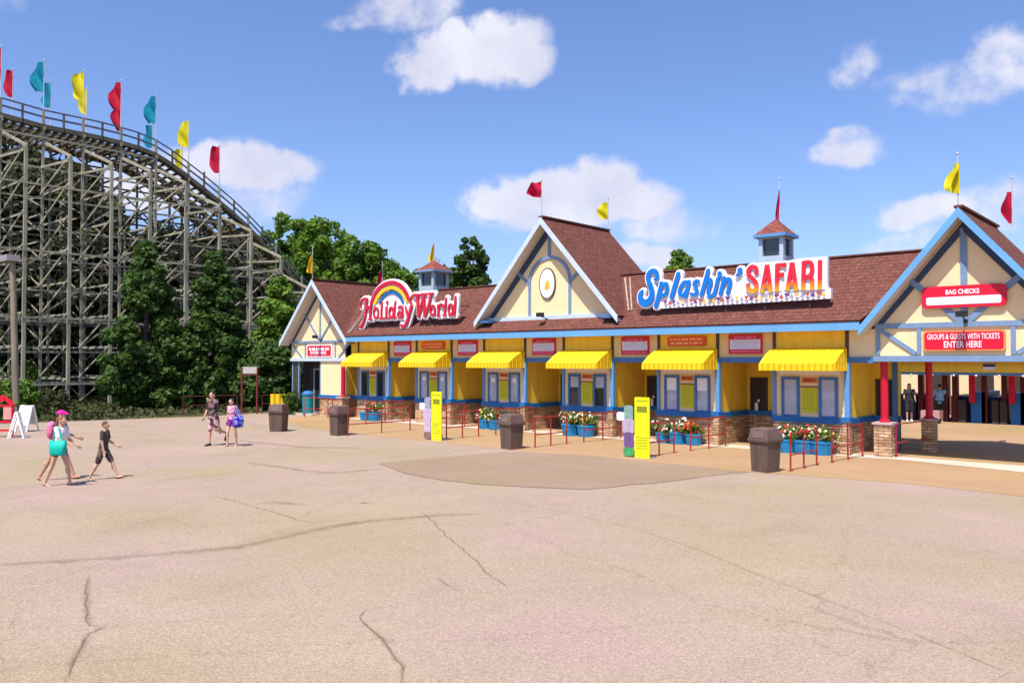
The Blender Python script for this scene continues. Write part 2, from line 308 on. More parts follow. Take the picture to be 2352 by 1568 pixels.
CR=[(LZ([(1930,265),(1970,300),(2040,370),(2100,420),(2190,500),(2260,570),(2310,610),(2370,625)]),.05,.03),
(LZ([(960,190),(1060,215),(1240,265),(1380,310),(1520,330)]),.06,.03),
(LZ([(400,570),(392,630),(395,680),(402,790),(480,795),(400,830),(370,890),(330,960),(300,1060)]),.05,.015),
(LZ([(480,795),(650,780),(900,765),(1270,745),(1440,745)]),.02,.008),(LZ([(1440,745),(1560,715),(1640,750)]),.015,.01),(LZ([(0,805),(200,800),(400,792)]),.015,.008),
(LZ([(1850,690),(1680,720),(1650,755),(1680,790),(1750,850),(1800,920),(1850,980),(1840,1060)]),.045,.012),
(LZ([(2010,570),(2060,610),(2130,640)]),.05,.012),(LZ([(2130,640),(2250,640),(2330,620)]),.02,.01),
(LZ([(1720,120),(2080,185),(2352,215)]),.035,.02),
(RZ([(0,215),(50,235),(350,295),(600,355),(850,440),(1100,545),(1350,640),(1640,750),(1850,830),(2280,1010),(2180,1060)]),.035,.008),
(RZ([(2280,1010),(2352,990)]),.02,.006),(RZ([(2020,405),(2150,435),(2352,495)]),.03,.01),(RZ([(650,270),(760,290),(870,295)]),.05,.02),
(LZ([(430,910),(380,950),(330,985)]),.03,.01),(LZ([(530,550),(700,515),(850,490)]),.02,.01)]
for i,(p,w,j) in enumerate(CR): ribbon('pavement_crack',p,w*.8,crackm,seed=i,jit=j)
ST=[(LZ([(0,510),(300,495),(700,465),(1100,430),(1300,385),(1500,340),(1700,310),(2000,285),(2250,275)]),.42),
(LZ([(1130,40),(1400,80),(1540,90),(1700,75),(1780,72)]),.45),([(551,1012),(707,1028),(801,1028),(828,1031)],.5),(LZ([(405,560),(400,680),(405,800)]),.16),
(LZ([(1650,755),(1680,790),(1750,850),(1800,920),(1850,980),(1840,1060)]),.12),(LZ([(1150,235),(1250,225),(1400,235)]),.7),(LZ([(1500,335),(1650,315)]),.35),
(LZ([(2010,570),(2060,610),(2130,640)]),.14),(LZ([(480,797),(400,832),(370,892),(330,962),(300,1060)]),.12)]
for i,(p,w) in enumerate(ST): ribbon('pavement_stain',p,w,stainm,z=.011,seed=50+i,jit=.02)
ribbon('pavement_stain',LZ([(1655,229),(1700,230)]),.16,mat('tar_spot',(.03,.028,.025),.9),z=.017,jit=.01,seed=3)
# seam between old and new paving, drawn with a thin joint
ribbon('pavement_joint',[(870,1064),(930,1087),(1010,1102),(1100,1112),(1200,1118),(1345,1124),(1450,1113),(1560,1103),(1722,1084)],.028,crackm,z=.016,jit=.05,seed=9)
# ------------------------------------------------------------------ ticket building
bld=thing('ticket_building',(-19.5,24.2,0),'long yellow and cream ticket building with brown shingle roof and three gables','building')
def part(b,name,m,label=None,parent=None,smooth=False):
    o=b.build(name,m,parent or bld,smooth=smooth)
    if label: o['label']=label
    return o
FY=24.2; BX=[-31.13+4.096*k for k in range(6)]; BW=2.19; BB=28.6
# stone base
for x in BX:
    b=MB(); b.box(x-.03,FY-.06,0,x+BW+.03,26.3,.88); b.box(x+BW-.1,FY-.16,0,x+BW+.1,FY+.05,.95); part(b,'stone_base',stone)
b=MB(); b.box(BX[0]-.9,26.3,0,BX[-1]+BW+.80,26.45,.879); part(b,'stone_base',stone); b=MB(); b.box(BX[0]-.9,26.45,0,-8.9,BB,.879); part(b,'stone_base',stone)
b=MB(); b.box(-34.15,FY-.05,0,-32.1,BB-.1,.87); part(b,'stone_base',stone)
# sill
def onebox(name,m,*q):
    b=MB(); b.box(*q); return part(b,name,m)
for x in BX:
    b=MB(); b.box(x-.07,FY-.11,.88,x+BW+.07,26.35,1.05); b.box(x+BW-.13,FY-.2,.953,x+BW+.13,FY+.1,1.09); part(b,'window_sill',sillm)
onebox('window_sill',sillm,BX[0]-.88,26.22,.882,BX[-1]+BW+.80,26.5,1.046); onebox('window_sill',sillm,-34.2,FY-.1,.87,-32.05,BB-.2,1.02)
for x in BX: onebox('front_wall',cream,x,FY,1.05,x+BW,FY+.1,3.0)
onebox('front_wall',cream,-34.15,FY,1.02,-32.1,FY+.1,2.75)
for x in BX: onebox('booth_header',gold,x,FY,3.0,x+BW,FY+.1,3.62); onebox('booth_side_wall',gold,x+.001,FY+.1,1.05,x+BW,26.3,3.62)
onebox('booth_header',gold,-32.1,FY,2.75,BX[0],FY+.1,3.62)
onebox('back_wall',gold,BX[0]-1.0,26.3,1.05,BX[-1]+BW+.8,26.4,3.6); onebox('side_wall',gold,-34.1,FY+.1,1.0,-32.1,BB-.2,3.6)
onebox('rear_wall',gold,BX[0]-1.0,BB-.2,0,-8.9,BB-.1,3.6)
for i,x in enumerate(BX):
    x0=x+BW; x1=BX[i+1] if i<5 else -7.65
    onebox('recess_header',creamh if i<5 else cream,x0,FY+.01,2.83,x1,FY+.11,3.62); onebox('header_beam',timbr,x0,FY-.06,2.66,x1,FY+.14,2.83); onebox('porch_ceiling',soff,x0,FY+.14,2.70,x1,26.3,2.76)
onebox('header_beam',timbr,-32.1,FY-.06,2.66,BX[0],FY+.14,2.83)
for x in BX:
    b=MB()
    for q in (x,x+BW): b.box(q-.045,FY-.035,2.3,q+.045,FY+.02,3.6)
    b.box(x+.045,FY-.03,3.0,x+BW-.045,FY+.01,3.07); part(b,'dark_trim',dark)
    onebox('corner_post',postm,x+BW-.075,FY-.06,1.09,x+BW+.075,FY+.06,2.66); onebox('corner_post',postm,x-.06,FY-.05,1.05,x+.05,FY+.04,2.5)
onebox('dark_trim',dark,-32.12,FY-.035,2.7,-32.03,FY+.02,3.6)
b=MB(); b.box(-7.84,26.22,1.05,-7.70,26.36,2.75); b.box(-7.9,26.2,0,-7.66,26.37,1.05) ; part(b,'end_post',timbr)
# fascia, soffit, main roof
EZ=3.59; 
b=MB(); b.box(-31.5,23.66,EZ,-7.93,23.7,3.85); part(b,'eave_fascia',fasc)
b=MB(); b.box(-31.4,23.7,EZ+.01,-7.9,FY,EZ+.04); part(b,'eave_soffit',soff)
b=MB(); RY=26.2; RZ_=5.99; sl=(RZ_-3.87)/(RY-23.62)
b.slab([(-31.5,23.62,3.87),(-7.9,23.62,3.87),(-5.95,RY,RZ_),(-33.6,RY,RZ_)],.07,(0,-sl,1))
part(b,'main_roof',roofx)
b=MB(); b.slab([(-31.5,28.8,3.87),(-7.9,28.8,3.87),(-5.95,RY,RZ_),(-33.6,RY,RZ_)],.07,(0,sl,1))
part(b,'main_roof',roofx)
b=MB(); b.beam((-33.6,RY,RZ_+.01),(-6,RY,RZ_+.01),.22,.05); part(b,'ridge_cap',roofx)
def gable(cx,az_,hw,zf,y0,y1,rakem,tm,tm2,name_hint,base=None,wallz=None,roofm=roofy):
    """front gable: apex (cx,az_), half width hw, foot height zf; roof runs y0..y1; wall at FY"""
    s=(az_-zf)/hw; g=MB()
    for sg in(-1,1):
        g.slab([(cx,y0,az_),(cx,y1,az_),(cx+sg*hw,y1,zf),(cx+sg*hw,y0,zf)],.10,(sg*s,0,1))
    part(g,'gable_roof',roofm)
    g=MB(); g.beam((cx,y0,az_+.01),(cx,y1,az_+.01),.22,.06); part(g,'ridge_cap',roofm)
    g=MB()
    for sg in(-1,1):
        n=Vector((sg*s,0,1)).normalized(); 
        a=Vector((cx,y0-.03,az_))-n*.17; c=Vector((cx+sg*hw,y0-.03,zf))-n*.17
        g=MB(); g.prism([(cx,az_-.02),(cx+sg*hw,zf-.02),(cx+sg*hw,zf-.02-.24),(cx,az_-.02-.26)],y0-.05-.003*(sg>0),y0-.004); part(g,'rake_board',rakem)
        g=MB(); g.prism([(cx,az_-.02),(cx+sg*hw,zf-.02),(cx+sg*hw,zf-.02-.2),(cx,az_-.02-.22)],y1+.004,y1+.05+.003*(sg>0)); part(g,'rear_rake_board',rakem)
    g=MB(); k=.13*math.hypot(1,s)
    for sg in(-1,1):  # soffit lining
        g.slab([(cx,y0+.01,az_-k),(cx,FY,az_-k),(cx+sg*(hw-.02),FY,zf-k),(cx+sg*(hw-.02),y0+.01,zf-k)],.02,(sg*s,0,1))
    part(g,'rake_soffit',soff)
    return s
def gwall(cx,az_,s,zb,m=cream,inset=.16,xw=None,back=28.0):
    k=inset; top=az_-k*math.hypot(1,s); h=(top-zb)/s; g=MB()
    if xw is None or xw>=h: poly=[(cx,top),(cx+h,zb),(cx-h,zb)]
    else:
        zc=top-xw*s; poly=[(cx,top),(cx+xw,zc),(cx+xw,zb),(cx-xw,zb),(cx-xw,zc)]
    g.prism(poly[::-1],FY,FY+.1); part(g,'gable_wall',m); g=MB(); g.prism(poly[::-1],back,back+.06); return part(g,'rear_gable_wall',m)
def tb(g,x0,z0,x1,z1,w,y=FY,t=.04):
    g.beam((x0,y-t/2-.001*rnd.random(),z0),(x1,y-t/2-.001*rnd.random(),z1),w,t,up=(0,-1,0)) if 0 else g.beam((x0,y-t/2,z0),(x1,y-t/2,z1),t+rnd.random()*.006,w,up=(-(z1-z0),0,(x1-x0)) )
# centre gable
cx,caz,chw,czf=-19.53,8.12,3.46,4.30
s=gable(cx,caz,chw,czf,23.68,28.1,rake,timb,timb,'')
gwall(cx,caz,s,4.25,cream); 
g=MB(); zb=4.33
tb(g,cx,caz-.6,cx,6.62,.13)
in_=.42
for sg in(-1,1):
    q=MB(); q.prism([(cx,caz-.26),(cx+sg*(chw-.26),caz-.26-(chw-.26)*s),(cx+sg*(chw-.50),caz-.26-(chw-.26)*s),(cx,caz-.64)],FY-.035-.002*(sg>0),FY); part(q,'rake_timber',mat('shade_toned_timber',(.035,.06,.12),.6,.1,5))  # strip colour darkened to carry the shade under the rake
    tb(g,cx+sg*.98,zb,cx+sg*.98,5.75,.12)
    tb(g,cx+sg*.98,5.65,cx+sg*1.60,6.18,.12)
pts=[(cx+math.cos(t)*.98,5.72+math.sin(t)*.92) for t in [math.pi*i/14 for i in range(15)]]
for i in range(14):
    a,c=pts[i],pts[i+1]; tb(g,*a,*c,.12,y=FY-.001*i)
part(g,'gable_timber',timb)
for sg in(-1,1):
    g=MB(); g.box(cx+sg*(chw-.75),23.70,4.22,cx+sg*(chw-.10),FY-.085,4.30); part(g,'eave_return',timbr)
g=MB(); g.box(cx-chw+.35,FY-.08,4.25,cx+chw-.35,FY+.02,4.43); part(g,'gable_sill_beam',rake)
# left gable
lx,laz,lhw,lzf=-34.2,6.73,2.80,3.68
s=gable(lx,laz,lhw,lzf,23.68,28.3,rake,timb,timb,''); o=gwall(lx,laz,s,2.72,cream,xw=2.5,back=28.1)
g=MB()
g.box(lx-2.5,FY-.07,3.6,lx+2.5,FY-.0,3.7); tb(g,lx,laz-.55,lx,3.7,.09)
for sg in(-1,1):
    q=MB(); q.prism([(lx,laz-.36),(lx+sg*(lhw-.33),laz-.36-(lhw-.33)*s),(lx+sg*(lhw-.48),laz-.36-(lhw-.33)*s),(lx,laz-.58)],FY-.035-.002*(sg>0),FY); part(q,'rake_timber',mat('shade_toned_timber',(.035,.06,.12),.6,.1,5))  # left rake strips take the same shade-darkened timber colour
    tb(g,lx+sg*.05,3.75,lx+sg*1.28,5.02,.08,y=FY-.002); tb(g,lx+sg*1.25,2.85,lx+sg*1.25,3.6,.07); tb(g,lx+sg*2.42,3.55,lx+sg*1.5,2.85,.07,y=FY-.004)
part(g,'gable_timber',timb)
g=MB(); g.box(lx-2.52,FY-.08,2.68,lx+2.3,FY+.12,2.84); part(g,'gable_beam',rake)
# right gable
gx,gaz,ghw,gzf=-5.40,6.75,2.56,3.68
s=gable(gx,gaz,ghw,gzf,23.68,28.1,fasc,timbr,timbr,''); gwall(gx,gaz,s,2.78,cream,xw=2.3,back=27.9)
g=MB()
tb(g,gx,gaz-.5,gx,3.75,.16)
g.box(gx-2.25,FY-.05,3.62,gx+2.25,FY,3.76)
for sg in(-1,1):
    q=MB(); q.prism([(gx,gaz-.33),(gx+sg*(ghw-.25),gaz-.33-(ghw-.25)*s),(gx+sg*(ghw-.42),gaz-.33-(ghw-.25)*s),(gx,gaz-.60)],FY-.04-.002*(sg>0),FY); part(q,'rake_timber',mat('shade_toned_timber',(.035,.06,.12),.6,.1,5))  # shade below the right rakes put into the strip colour
    tb(g,gx+sg*.05,3.74,gx+sg*1.45,5.05,.15,y=FY-.003); tb(g,gx+sg*2.2,2.9,gx+sg*2.2,3.62,.11); tb(g,gx+sg*1.12,2.9,gx+sg*1.12,3.62,.11)
    tb(g,gx+sg*2.15,3.6,gx+sg*1.2,2.92,.11,y=FY-.002)
part(g,'gable_timber',timb)
g=MB(); g.box(-7.70,FY-.09,2.70,-3.1,FY+.14,2.86); part(g,'gable_beam',timb)
g=MB(); g.box(-7.66,FY+.14,2.87,-3.1,28,2.93); part(g,'passage_ceiling',soff)
# valley flashing
g=MB()
def fl(a,b_,w,o=.03):
    a=Vector(a)+Vector((0,-o,o));b_=Vector(b_)+Vector((0,-o,o)); g.slab([a-Vector((w/2,0,0)),a+Vector((w/2,0,0)),b_+Vector((w/2,0,0)),b_-Vector((w/2,0,0))],.01,(0,-.8,1))
def rz(y): return 3.87+(y-23.62)*sl
fm_=mat('weathered_flashing',(.34,.25,.20),.7,.45,7)
for a_,b__,w_ in (((-16.05,24.35,rz(24.35)),(-17.3,26.0,rz(26.0)),.07),((-15.92,24.35,rz(24.35)),(-17.08,26.0,rz(26.0)),.06),((-31.35,23.75,rz(23.75)),(-32.0,25.5,rz(25.5)),.05),((-31.25,23.75,rz(23.75)),(-31.8,25.5,rz(25.5)),.05)):
    g=MB(); fl(a_,b__,w_); part(g,'valley_flashing',fm_)
# windows, sign-less details of each booth
def window(x0,x1,z0,z1,y,fm,pm,fw=.08,fd=.05,label=None):
    g=MB(); 
    g.box(x0,y-fd,z0,x0+fw,y,z1); g.box(x1-fw,y-fd,z0,x1,y,z1); g.box(x0+fw,y-fd+.004,z1-fw,x1-fw,y,z1)
    g.box(x0+fw,y-fd+.004,z0,x1-fw,y,z0+fw*.6)
    f=part(g,'window',fm,label)
    q=MB(); q.box(x0+fw,y-.016,z0+fw*.6,x1-fw,y-.006,z1-fw); part(q,'pane',pm,parent=f); return f
blindm=mat('roller_blind',(.42,.45,.55),.5,.12,3)
for k,x in enumerate(BX):
    dg=(k==3)
    for j,(a,c) in enumerate(((.22,.78),(1.36,1.92))):
        f=window(x+a,x+c,1.05,2.24,FY,timbr,glassl if not(k in(0,3)) else glassd)
        q=MB(); q.box(x+a+.10,FY-.022,2.24-.5 if k!=5 else 2.24-.42,x+c-.1,FY-.017,2.14); 
        if k in (3,4,5): part(q,'blind',white if k==4 else blindm,parent=f)
        if k in (1,2,4):
            q=MB(); q.box(x+a+.19,FY-.03,1.85,x+c-.17,FY-.024,2.02); part(q,'notice',white,parent=f)
    q=MB(); q.box(x+.12,FY-.02,2.32,x+BW-.2,FY-.0,2.42); part(q,'window_header_board',white)
    # side window in the recess at the right
    x0=x+BW+.12; f=window(x0,x0+.62,1.0,2.16,26.3,dark,inter,.06,.04)
    q=MB(); q.box(x0+.2,26.2,1.05,x0+.3,26.24,1.3); q.sphere((x0+.33,26.2,1.38),.05,8); part(q,'speaker_grille',white,parent=f)
# awnings
awm=mat('yellow_canvas',(.88,.58,.008),.7,.10,5); awm2=mat('yellow_canvas_dark',(.68,.40,.004),.7,.10,5)
for k,x in enumerate(BX):
    g=MB(); x0=x-.06; x1=x+BW+.0; zt,zm,zb_=3.09,2.62,2.42; y0,y1=FY-.03,FY-1.0; n=26
    prof=[(y0,zt),(y0-.16,zt-.03),(y0-.55,zt-.2),(y1,zm)]
    for i in range(n):
        a=x0+(x1-x0)*i/n; c=x0+(x1-x0)*(i+1)/n; mid=(a+c)/2; g.cur=i%2
        for j in range(3):
            (ya,za),(yb,zb2)=prof[j],prof[j+1]
            g.add([(a,ya,za),(mid,ya-.0,za+.025),(mid,yb-.015,zb2+.02),(a,yb,zb2)],[(0,1,2,3)]); g.add([(mid,ya,za+.025),(c,ya,za),(c,yb,zb2),(mid,yb-.015,zb2+.02)],[(0,1,2,3)])
    g.cur=0
    m_=6
    for xs in (x0,x1):   # side panels, gathered
        g.add([(xs,y0,zt),(xs,y0-.16,zt-.03),(xs,y0-.55,zt-.2),(xs,y1,zm),(xs,y0,zm)],[(0,1,2,3,4)])
    aw=g.build('awning',[awm,awm2],bld,fix=False)
    g=MB()
    for i in range(n):
        a=x0+(x1-x0)*i/n; c=x0+(x1-x0)*(i+1)/n; g.cur=i%2; mid=(a+c)/2
        g.add([(a,y1-.004,zm),(mid,y1-.02,zm),(c,y1-.004,zm),(c,y1-.004,zb_+.03),(mid,y1-.02,zb_-.0),(a,y1-.004,zb_+.03)],[(0,1,4,5),(1,2,3,4)])
    for xs in (x0,x1):
        for i in range(9):
            a=y1+(y0-y1)*i/9; c=y1+(y0-y1)*(i+1)/9; mid=(a+c)/2; g.cur=i%2; o_=.02*(1 if xs==x1 else -1)
            g.add([(xs,a,zm+.0),(xs+o_,mid,zm),(xs,c,zm),(xs,c,zb_+.03),(xs+o_,mid,zb_),(xs,a,zb_+.03)],[(0,1,4,5),(1,2,3,4)])
            ht=lambda y: zt-.03-(y0-y)*.44 if y<y0-.16 else zt-.02
            if i>0 or 1: g.add([(xs+o_*.3,a,zm),(xs+o_,mid,zm),(xs+o_,mid,min(ht(mid)-.02,zt)),(xs+o_*.3,a,min(ht(a)-.02,zt))],[(0,1,2,3)]); g.add([(xs+o_,mid,zm),(xs+o_*.3,c,zm),(xs+o_*.3,c,min(ht(c)-.02,zt)),(xs+o_,mid,min(ht(mid)-.02,zt))],[(0,1,2,3)])
    g.build('valance',[awm,awm2],aw,fix=False)
# left vestibule with glass door
g=MB(); g.box(-36.7,24.9,0,-34.2,25.0,2.7); part(g,'vestibule_back_wall',inter)
f=window(-35.7,-34.6,.05,2.3,24.9,mat('aluminium',(.35,.36,.37),.4),glassd,.07,.05)
f.name='vestibule_door'
g=MB(); 
for x in (-36.65,-36.1,-34.22): g.box(x-.04,24.22,0,x+.04,24.3,2.68)
part(g,'vestibule_post',timb)
g=MB(); g.box(-36.6,24.25,.0,-36.14,24.27,2.68); part(g,'vestibule_glass',mat('smoky_glass',(.06,.05,.035),.08,spec=.8))
# cupolas
def cupola(cx,w,zb,ze,zp,m):
    c=thing('x',(0,0,0)); bpy.data.objects.remove(c)
    g=MB(); h=w/2; y=26.2
    g.box(cx-h,y-h,zb,cx+h,y+h,zb+.42)
    for sx in(-1,1):
        for sy in(-1,1): g.box(cx+sx*(h-.0),y+sy*h,zb+.42,cx+sx*(h-.13),y+sy*(h-.13),ze-.14)
    g.box(cx-h,y-h,ze-.14,cx+h,y+h,ze)
    cu=part(g,'cupola',m)
    g=MB(); g.box(cx-h+.1,y-h+.1,zb+.42,cx+h-.1,y+h-.1,ze-.14); part(g,'cupola_window',glassd,parent=cu)
    g=MB(); o=h*1.28; g.add([(cx-o,y-o,ze),(cx+o,y-o,ze),(cx+o,y+o,ze),(cx-o,y+o,ze),(cx,y,zp)],[(0,1,4),(1,2,4),(2,3,4),(3,0,4),(3,2,1,0)]); part(g,'cupola_roof',roofc,parent=cu)
    g=MB(); 
    for a,c2 in(((cx-o,y-o),(cx+o,y-o)),((cx+o,y-o),(cx+o,y+o)),((cx-o,y-o),(cx-o,y+o)),((cx-o,y+o),(cx+o,y+o))): g.beam((*a,ze-.04),(*c2,ze-.04),.04,.1)
    part(g,'cupola_eave',postm if cx>-20 else timb,parent=cu)
cupm=mat('pale_blue_cupola',(.36,.47,.53),.6,.08,4)
cupola(-28.1,.98,5.75,6.9,7.4,cupm); cupola(-11.45,.84,5.75,6.88,7.45,mat('pale_blue_cupola2',(.42,.52,.60),.6,.08,4))
# red columns on stone plinths
def column(x,y,w,label):
    c=thing('porch_column',(x,y,0),label,'column','red porch columns on stone plinths')
    g=MB(); g.box(x-w/2,y-w/2,0,x+w/2,y+w/2,.92); g.build('plinth',stone,c)
    g=MB(); g.box(x-w/2-.04,y-w/2-.04,.92,x+w/2+.04,y+w/2+.04,.98); g.build('cap',mat('plinth_cap',(.45,.35,.33),.7,.1,5),c)
    g=MB(); g.cyl((x,y,.98),(x,y,2.70),.10,.10,20); g.lathe((x,y,.98),[(.14,0),(.14,.06),(.11,.09)],20); g.build('shaft',redm,c,smooth=False)
    return c
column(-7.52,24.45,.46,'bright red round column on pale stone plinth at the right gable front corner')
column(-6.95,26.75,.36,'dark red column on brown stone plinth inside the right passage')
column(-32.0,23.95,.42,'red column beside the first yellow awning, under the left gable')
# ------------------------------------------------------------------ text and signs
def text_mesh(b,s,cx,cz,w,h,y,bold=.0,off=None):
    cu=bpy.data.curves.new('t','FONT'); cu.body=s; cu.offset=bold; cu.resolution_u=3; ob=bpy.data.objects.new('t',cu); sc.collection.objects.link(ob)
    dg=bpy.context.evaluated_depsgraph_get(); dg.update(); me=bpy.data.meshes.new_from_object(ob.evaluated_get(dg)); bpy.data.objects.remove(ob); bpy.data.curves.remove(cu)
    xs=[v.co.x for v in me.vertices]; ys=[v.co.y for v in me.vertices]; x0,x1,y0,y1=min(xs),max(xs),min(ys),max(ys)
    vs=[(cx+((v.co.x-x0)/(x1-x0)-.5)*w,y,cz+((v.co.y-y0)/(y1-y0)-.5)*h) for v in me.vertices]
    b.add(vs,[tuple(p.vertices) for p in me.polygons]); bpy.data.meshes.remove(me)
def rrect(x0,z0,x1,z1,r,n=5):
    P=[]
    for (cx_,cz_,a0) in((x1-r,z1-r,0),(x0+r,z1-r,90),(x0+r,z0+r,180),(x1-r,z0+r,270)):
        for i in range(n+1): t=R(a0+90*i/n); P.append((cx_+math.cos(t)*r,cz_+math.sin(t)*r))
    return P
signred=mat('sign_red',(.62,.008,.035),.4,.05,3); signwhite=mat('sign_white',(.85,.78,.82),.4); signor=mat('sign_orange_red',(.62,.07,.01),.4,.08,4); signpanel=mat('sign_pale_panel',(.72,.68,.78),.4,.06,6); bars=mat('sign_fine_print',(.50,.42,.55),.6); edgeor=mat('sign_orange_edge',(.75,.25,.08),.5); pinkb=mat('sign_pink',(.75,.15,.28),.5)
def fine(b,x0,x1,z,h,y,seed,gap=.3):
    rr=random.Random(seed); x=x0
    while x<x1-.02:
        w=rr.uniform(h*.8,h*4); w=min(w,x1-x); b.box(x,y-.002,z-h/2,x+w,y,z+h/2); x+=w+h*rr.uniform(.4,.8)
t=thing('entrance_sign',(gx,FY-.1,3.26),'red GROUPS & GUESTS WITH TICKETS ENTER HERE sign below right gable','sign')
g=MB(); g.prism(rrect(-6.40,2.99,-4.44,3.53,.09),FY-.10,FY-.045); g.build('sign_edge',edgeor,t)
g=MB(); g.prism(rrect(-6.36,3.03,-4.48,3.49,.07),FY-.108,FY-.1); g.build('sign_face',signred,t)
g=MB(); text_mesh(g,'GROUPS & GUESTS WITH TICKETS',gx-.03,3.37,1.72,.15,FY-.112,.012); text_mesh(g,'ENTER HERE',gx-.03,3.16,.9,.17,FY-.112,.015); g.build('lettering',signwhite,t)
t=thing('bag_check_sign',(gx,FY-.1,4.43),'red BAG CHECKS sign with blank pale strip on the right gable','sign')
g=MB(); P=rrect(-6.42,4.14,-4.40,4.72,.12,2); g.prism(P,FY-.12,FY-.05); g.build('sign_face',signred,t)
g=MB(); g.prism(rrect(-6.30,4.22,-4.52,4.43,.04),FY-.127,FY-.12); g.build('blank_strip',mat('pale_strip',(.80,.74,.84),.4),t)
g=MB(); text_mesh(g,'BAG CHECKS',gx-.02,4.555,.80,.13,FY-.125,.03); g.build('lettering',signwhite,t)
t=thing('entrance_sign',(lx,FY-.1,3.2),'small red ENTER HERE sign with white letters below left gable','sign')
c0=VP(1120/1*.6125+ (385/11.76)*.6125,(1260+430/11.76)*.6125,FY-.06); c1=VP((1120+1420/11.76)*.6125,(1260+870/11.76)*.6125,FY-.06)
g=MB(); g.prism(rrect(c0.x-.06,c1.z-.05,c1.x+.06,c0.z+.05,.03),FY-.06,FY-.01); g.build('sign_edge',signwhite,t)
g=MB(); g.prism(rrect(c0.x,c1.z,c1.x,c0.z,.06),FY-.068,FY-.06); g.build('sign_face',signred,t)
g=MB(); mx_=(c0.x+c1.x)/2; hh=c0.z-c1.z; fine(g,c0.x+.15,c1.x-.15,c1.z+hh*.68,.13,FY-.07,4); text_mesh(g,'ENTER HERE',mx_-.05,c1.z+hh*.32,(c1.x-c0.x)*.68,.16,FY-.072,.03); g.build('lettering',signwhite,t)
ord_=['left end','second from the left','third from the left, beside the centre gable','fourth from the left','right end']
for k in range(5):
    x=BX[k]+BW+.95; x0,x1=x-.55,x+.57; y=FY
    t=thing('price_board',(x,y,3.2),'red and white notice board in the %s recess header'%['leftmost','second','middle','fourth','rightmost'][k],'notice board','notice boards over the recesses')
    g=MB(); g.box(x0,y-.05,2.94,x1,y+.005,3.55); g.build('board',signred,t)
    g=MB(); g.box(x0+.05,y-.056,3.08,x1-.05,y-.05,3.39); g.build('white_panel',signpanel,t)
    g=MB(); 
    for r_ in range(4): fine(g,x0+.1+.05*(r_%2),x1-.1,3.35-.075*r_,.03,y-.058,k*9+r_)
    g.build('fine_print',bars,t)
    g=MB(); fine(g,x0+.2,x1-.2,3.46,.06,y-.053,k); fine(g,x0+.08,x1-.08,3.01,.05,y-.053,k+50); g.build('heading',pinkb,t)
for k in (1,4):
    x=BX[k]+BW/2-.02; t=thing('header_sign',(x,FY,3.36),'orange red two line sign above the %s awning'%('second' if k==1 else 'fifth'),'sign','orange signs over awnings')
    g=MB(); g.prism(rrect(x-.72,3.21,x+.72,3.52,.06),FY-.05,FY+.005); g.build('board',signor,t)
    g=MB(); fine(g,x-.62,x+.62,3.43,.07,FY-.054,k); fine(g,x-.6,x+.6,3.30,.07,FY-.054,k+7); g.build('fine_print',mat('sign_peach',(.8,.35,.14),.5),t)
menum=mat('menu_yellow',(.55,.55,.01),.4,.04,4); sm_=mat('sign_brown',(.30,.05,.02),.5)
for k,x in enumerate(BX):
    t=thing('menu_board',(x+1.07,FY,1.6),'yellow green menu board between the two windows of the %s ticket booth'%['first','second','third','fourth','fifth','sixth'][k],'menu board','menu boards between booth windows')
    g=MB(); g.box(x+.84,FY-.03,1.18,x+1.31,FY+.002,1.92); g.build('board',menum,t)
    g=MB(); g.box(x+.82,FY-.034,1.92,x+1.33,FY+.003,1.96); g.build('board_edge',sm_,t)
    g=MB()
    for r_ in range(9): fine(g,x+.89,x+1.26,1.86-.07*r_,.022,FY-.032,k*31+r_)
    g.build('fine_print',mat('menu_print',(.33,.30,.03),.6),t)
    t=thing('window_number_sign',(x+1.07,FY,2.14),'small orange sign above the yellow menu of the %s booth'%['first','second','third','fourth','fifth','sixth'][k],'sign','small signs above the menus')
    g=MB(); g.box(x+.86,FY-.024,2.06,x+1.30,FY+.002,2.22); g.build('board',mat('sign_orange',(.62,.16,.03),.5,.1,6),t)
    g=MB(); fine(g,x+.90,x+1.26,2.14,.07,FY-.028,k*3); g.build('fine_print',sm_,t)
# oval medallion
t=thing('oval_medallion',(cx,FY-.05,5.5),'white oval plaque with dark rim and golden emblem on centre gable','plaque')
c=VP(1256.5,651,FY-.06); 
def ell(rx,rz_,n=36): return [(c.x+math.cos(2*math.pi*i/n)*rx,c.z+math.sin(2*math.pi*i/n)*rz_) for i in range(n)]
g=MB(); g.prism(ell(.40,.60),FY-.06,FY); g.build('rim',mat('olive_rim',(.12,.10,.07),.5),t)
g=MB(); g.prism(ell(.35,.55),FY-.066,FY-.06); g.build('face',white,t)
g=MB(); g.prism([(c.x+a*.9,c.z+b2) for a,b2 in((-.13,-.2),(.0,-.27),(.15,-.18),(.12,.05),(.02,.14),(-.1,.02))],FY-.075,FY-.066); g.build('emblem',mat('golden_emblem',(.7,.42,.06),.5,.3,9),t)
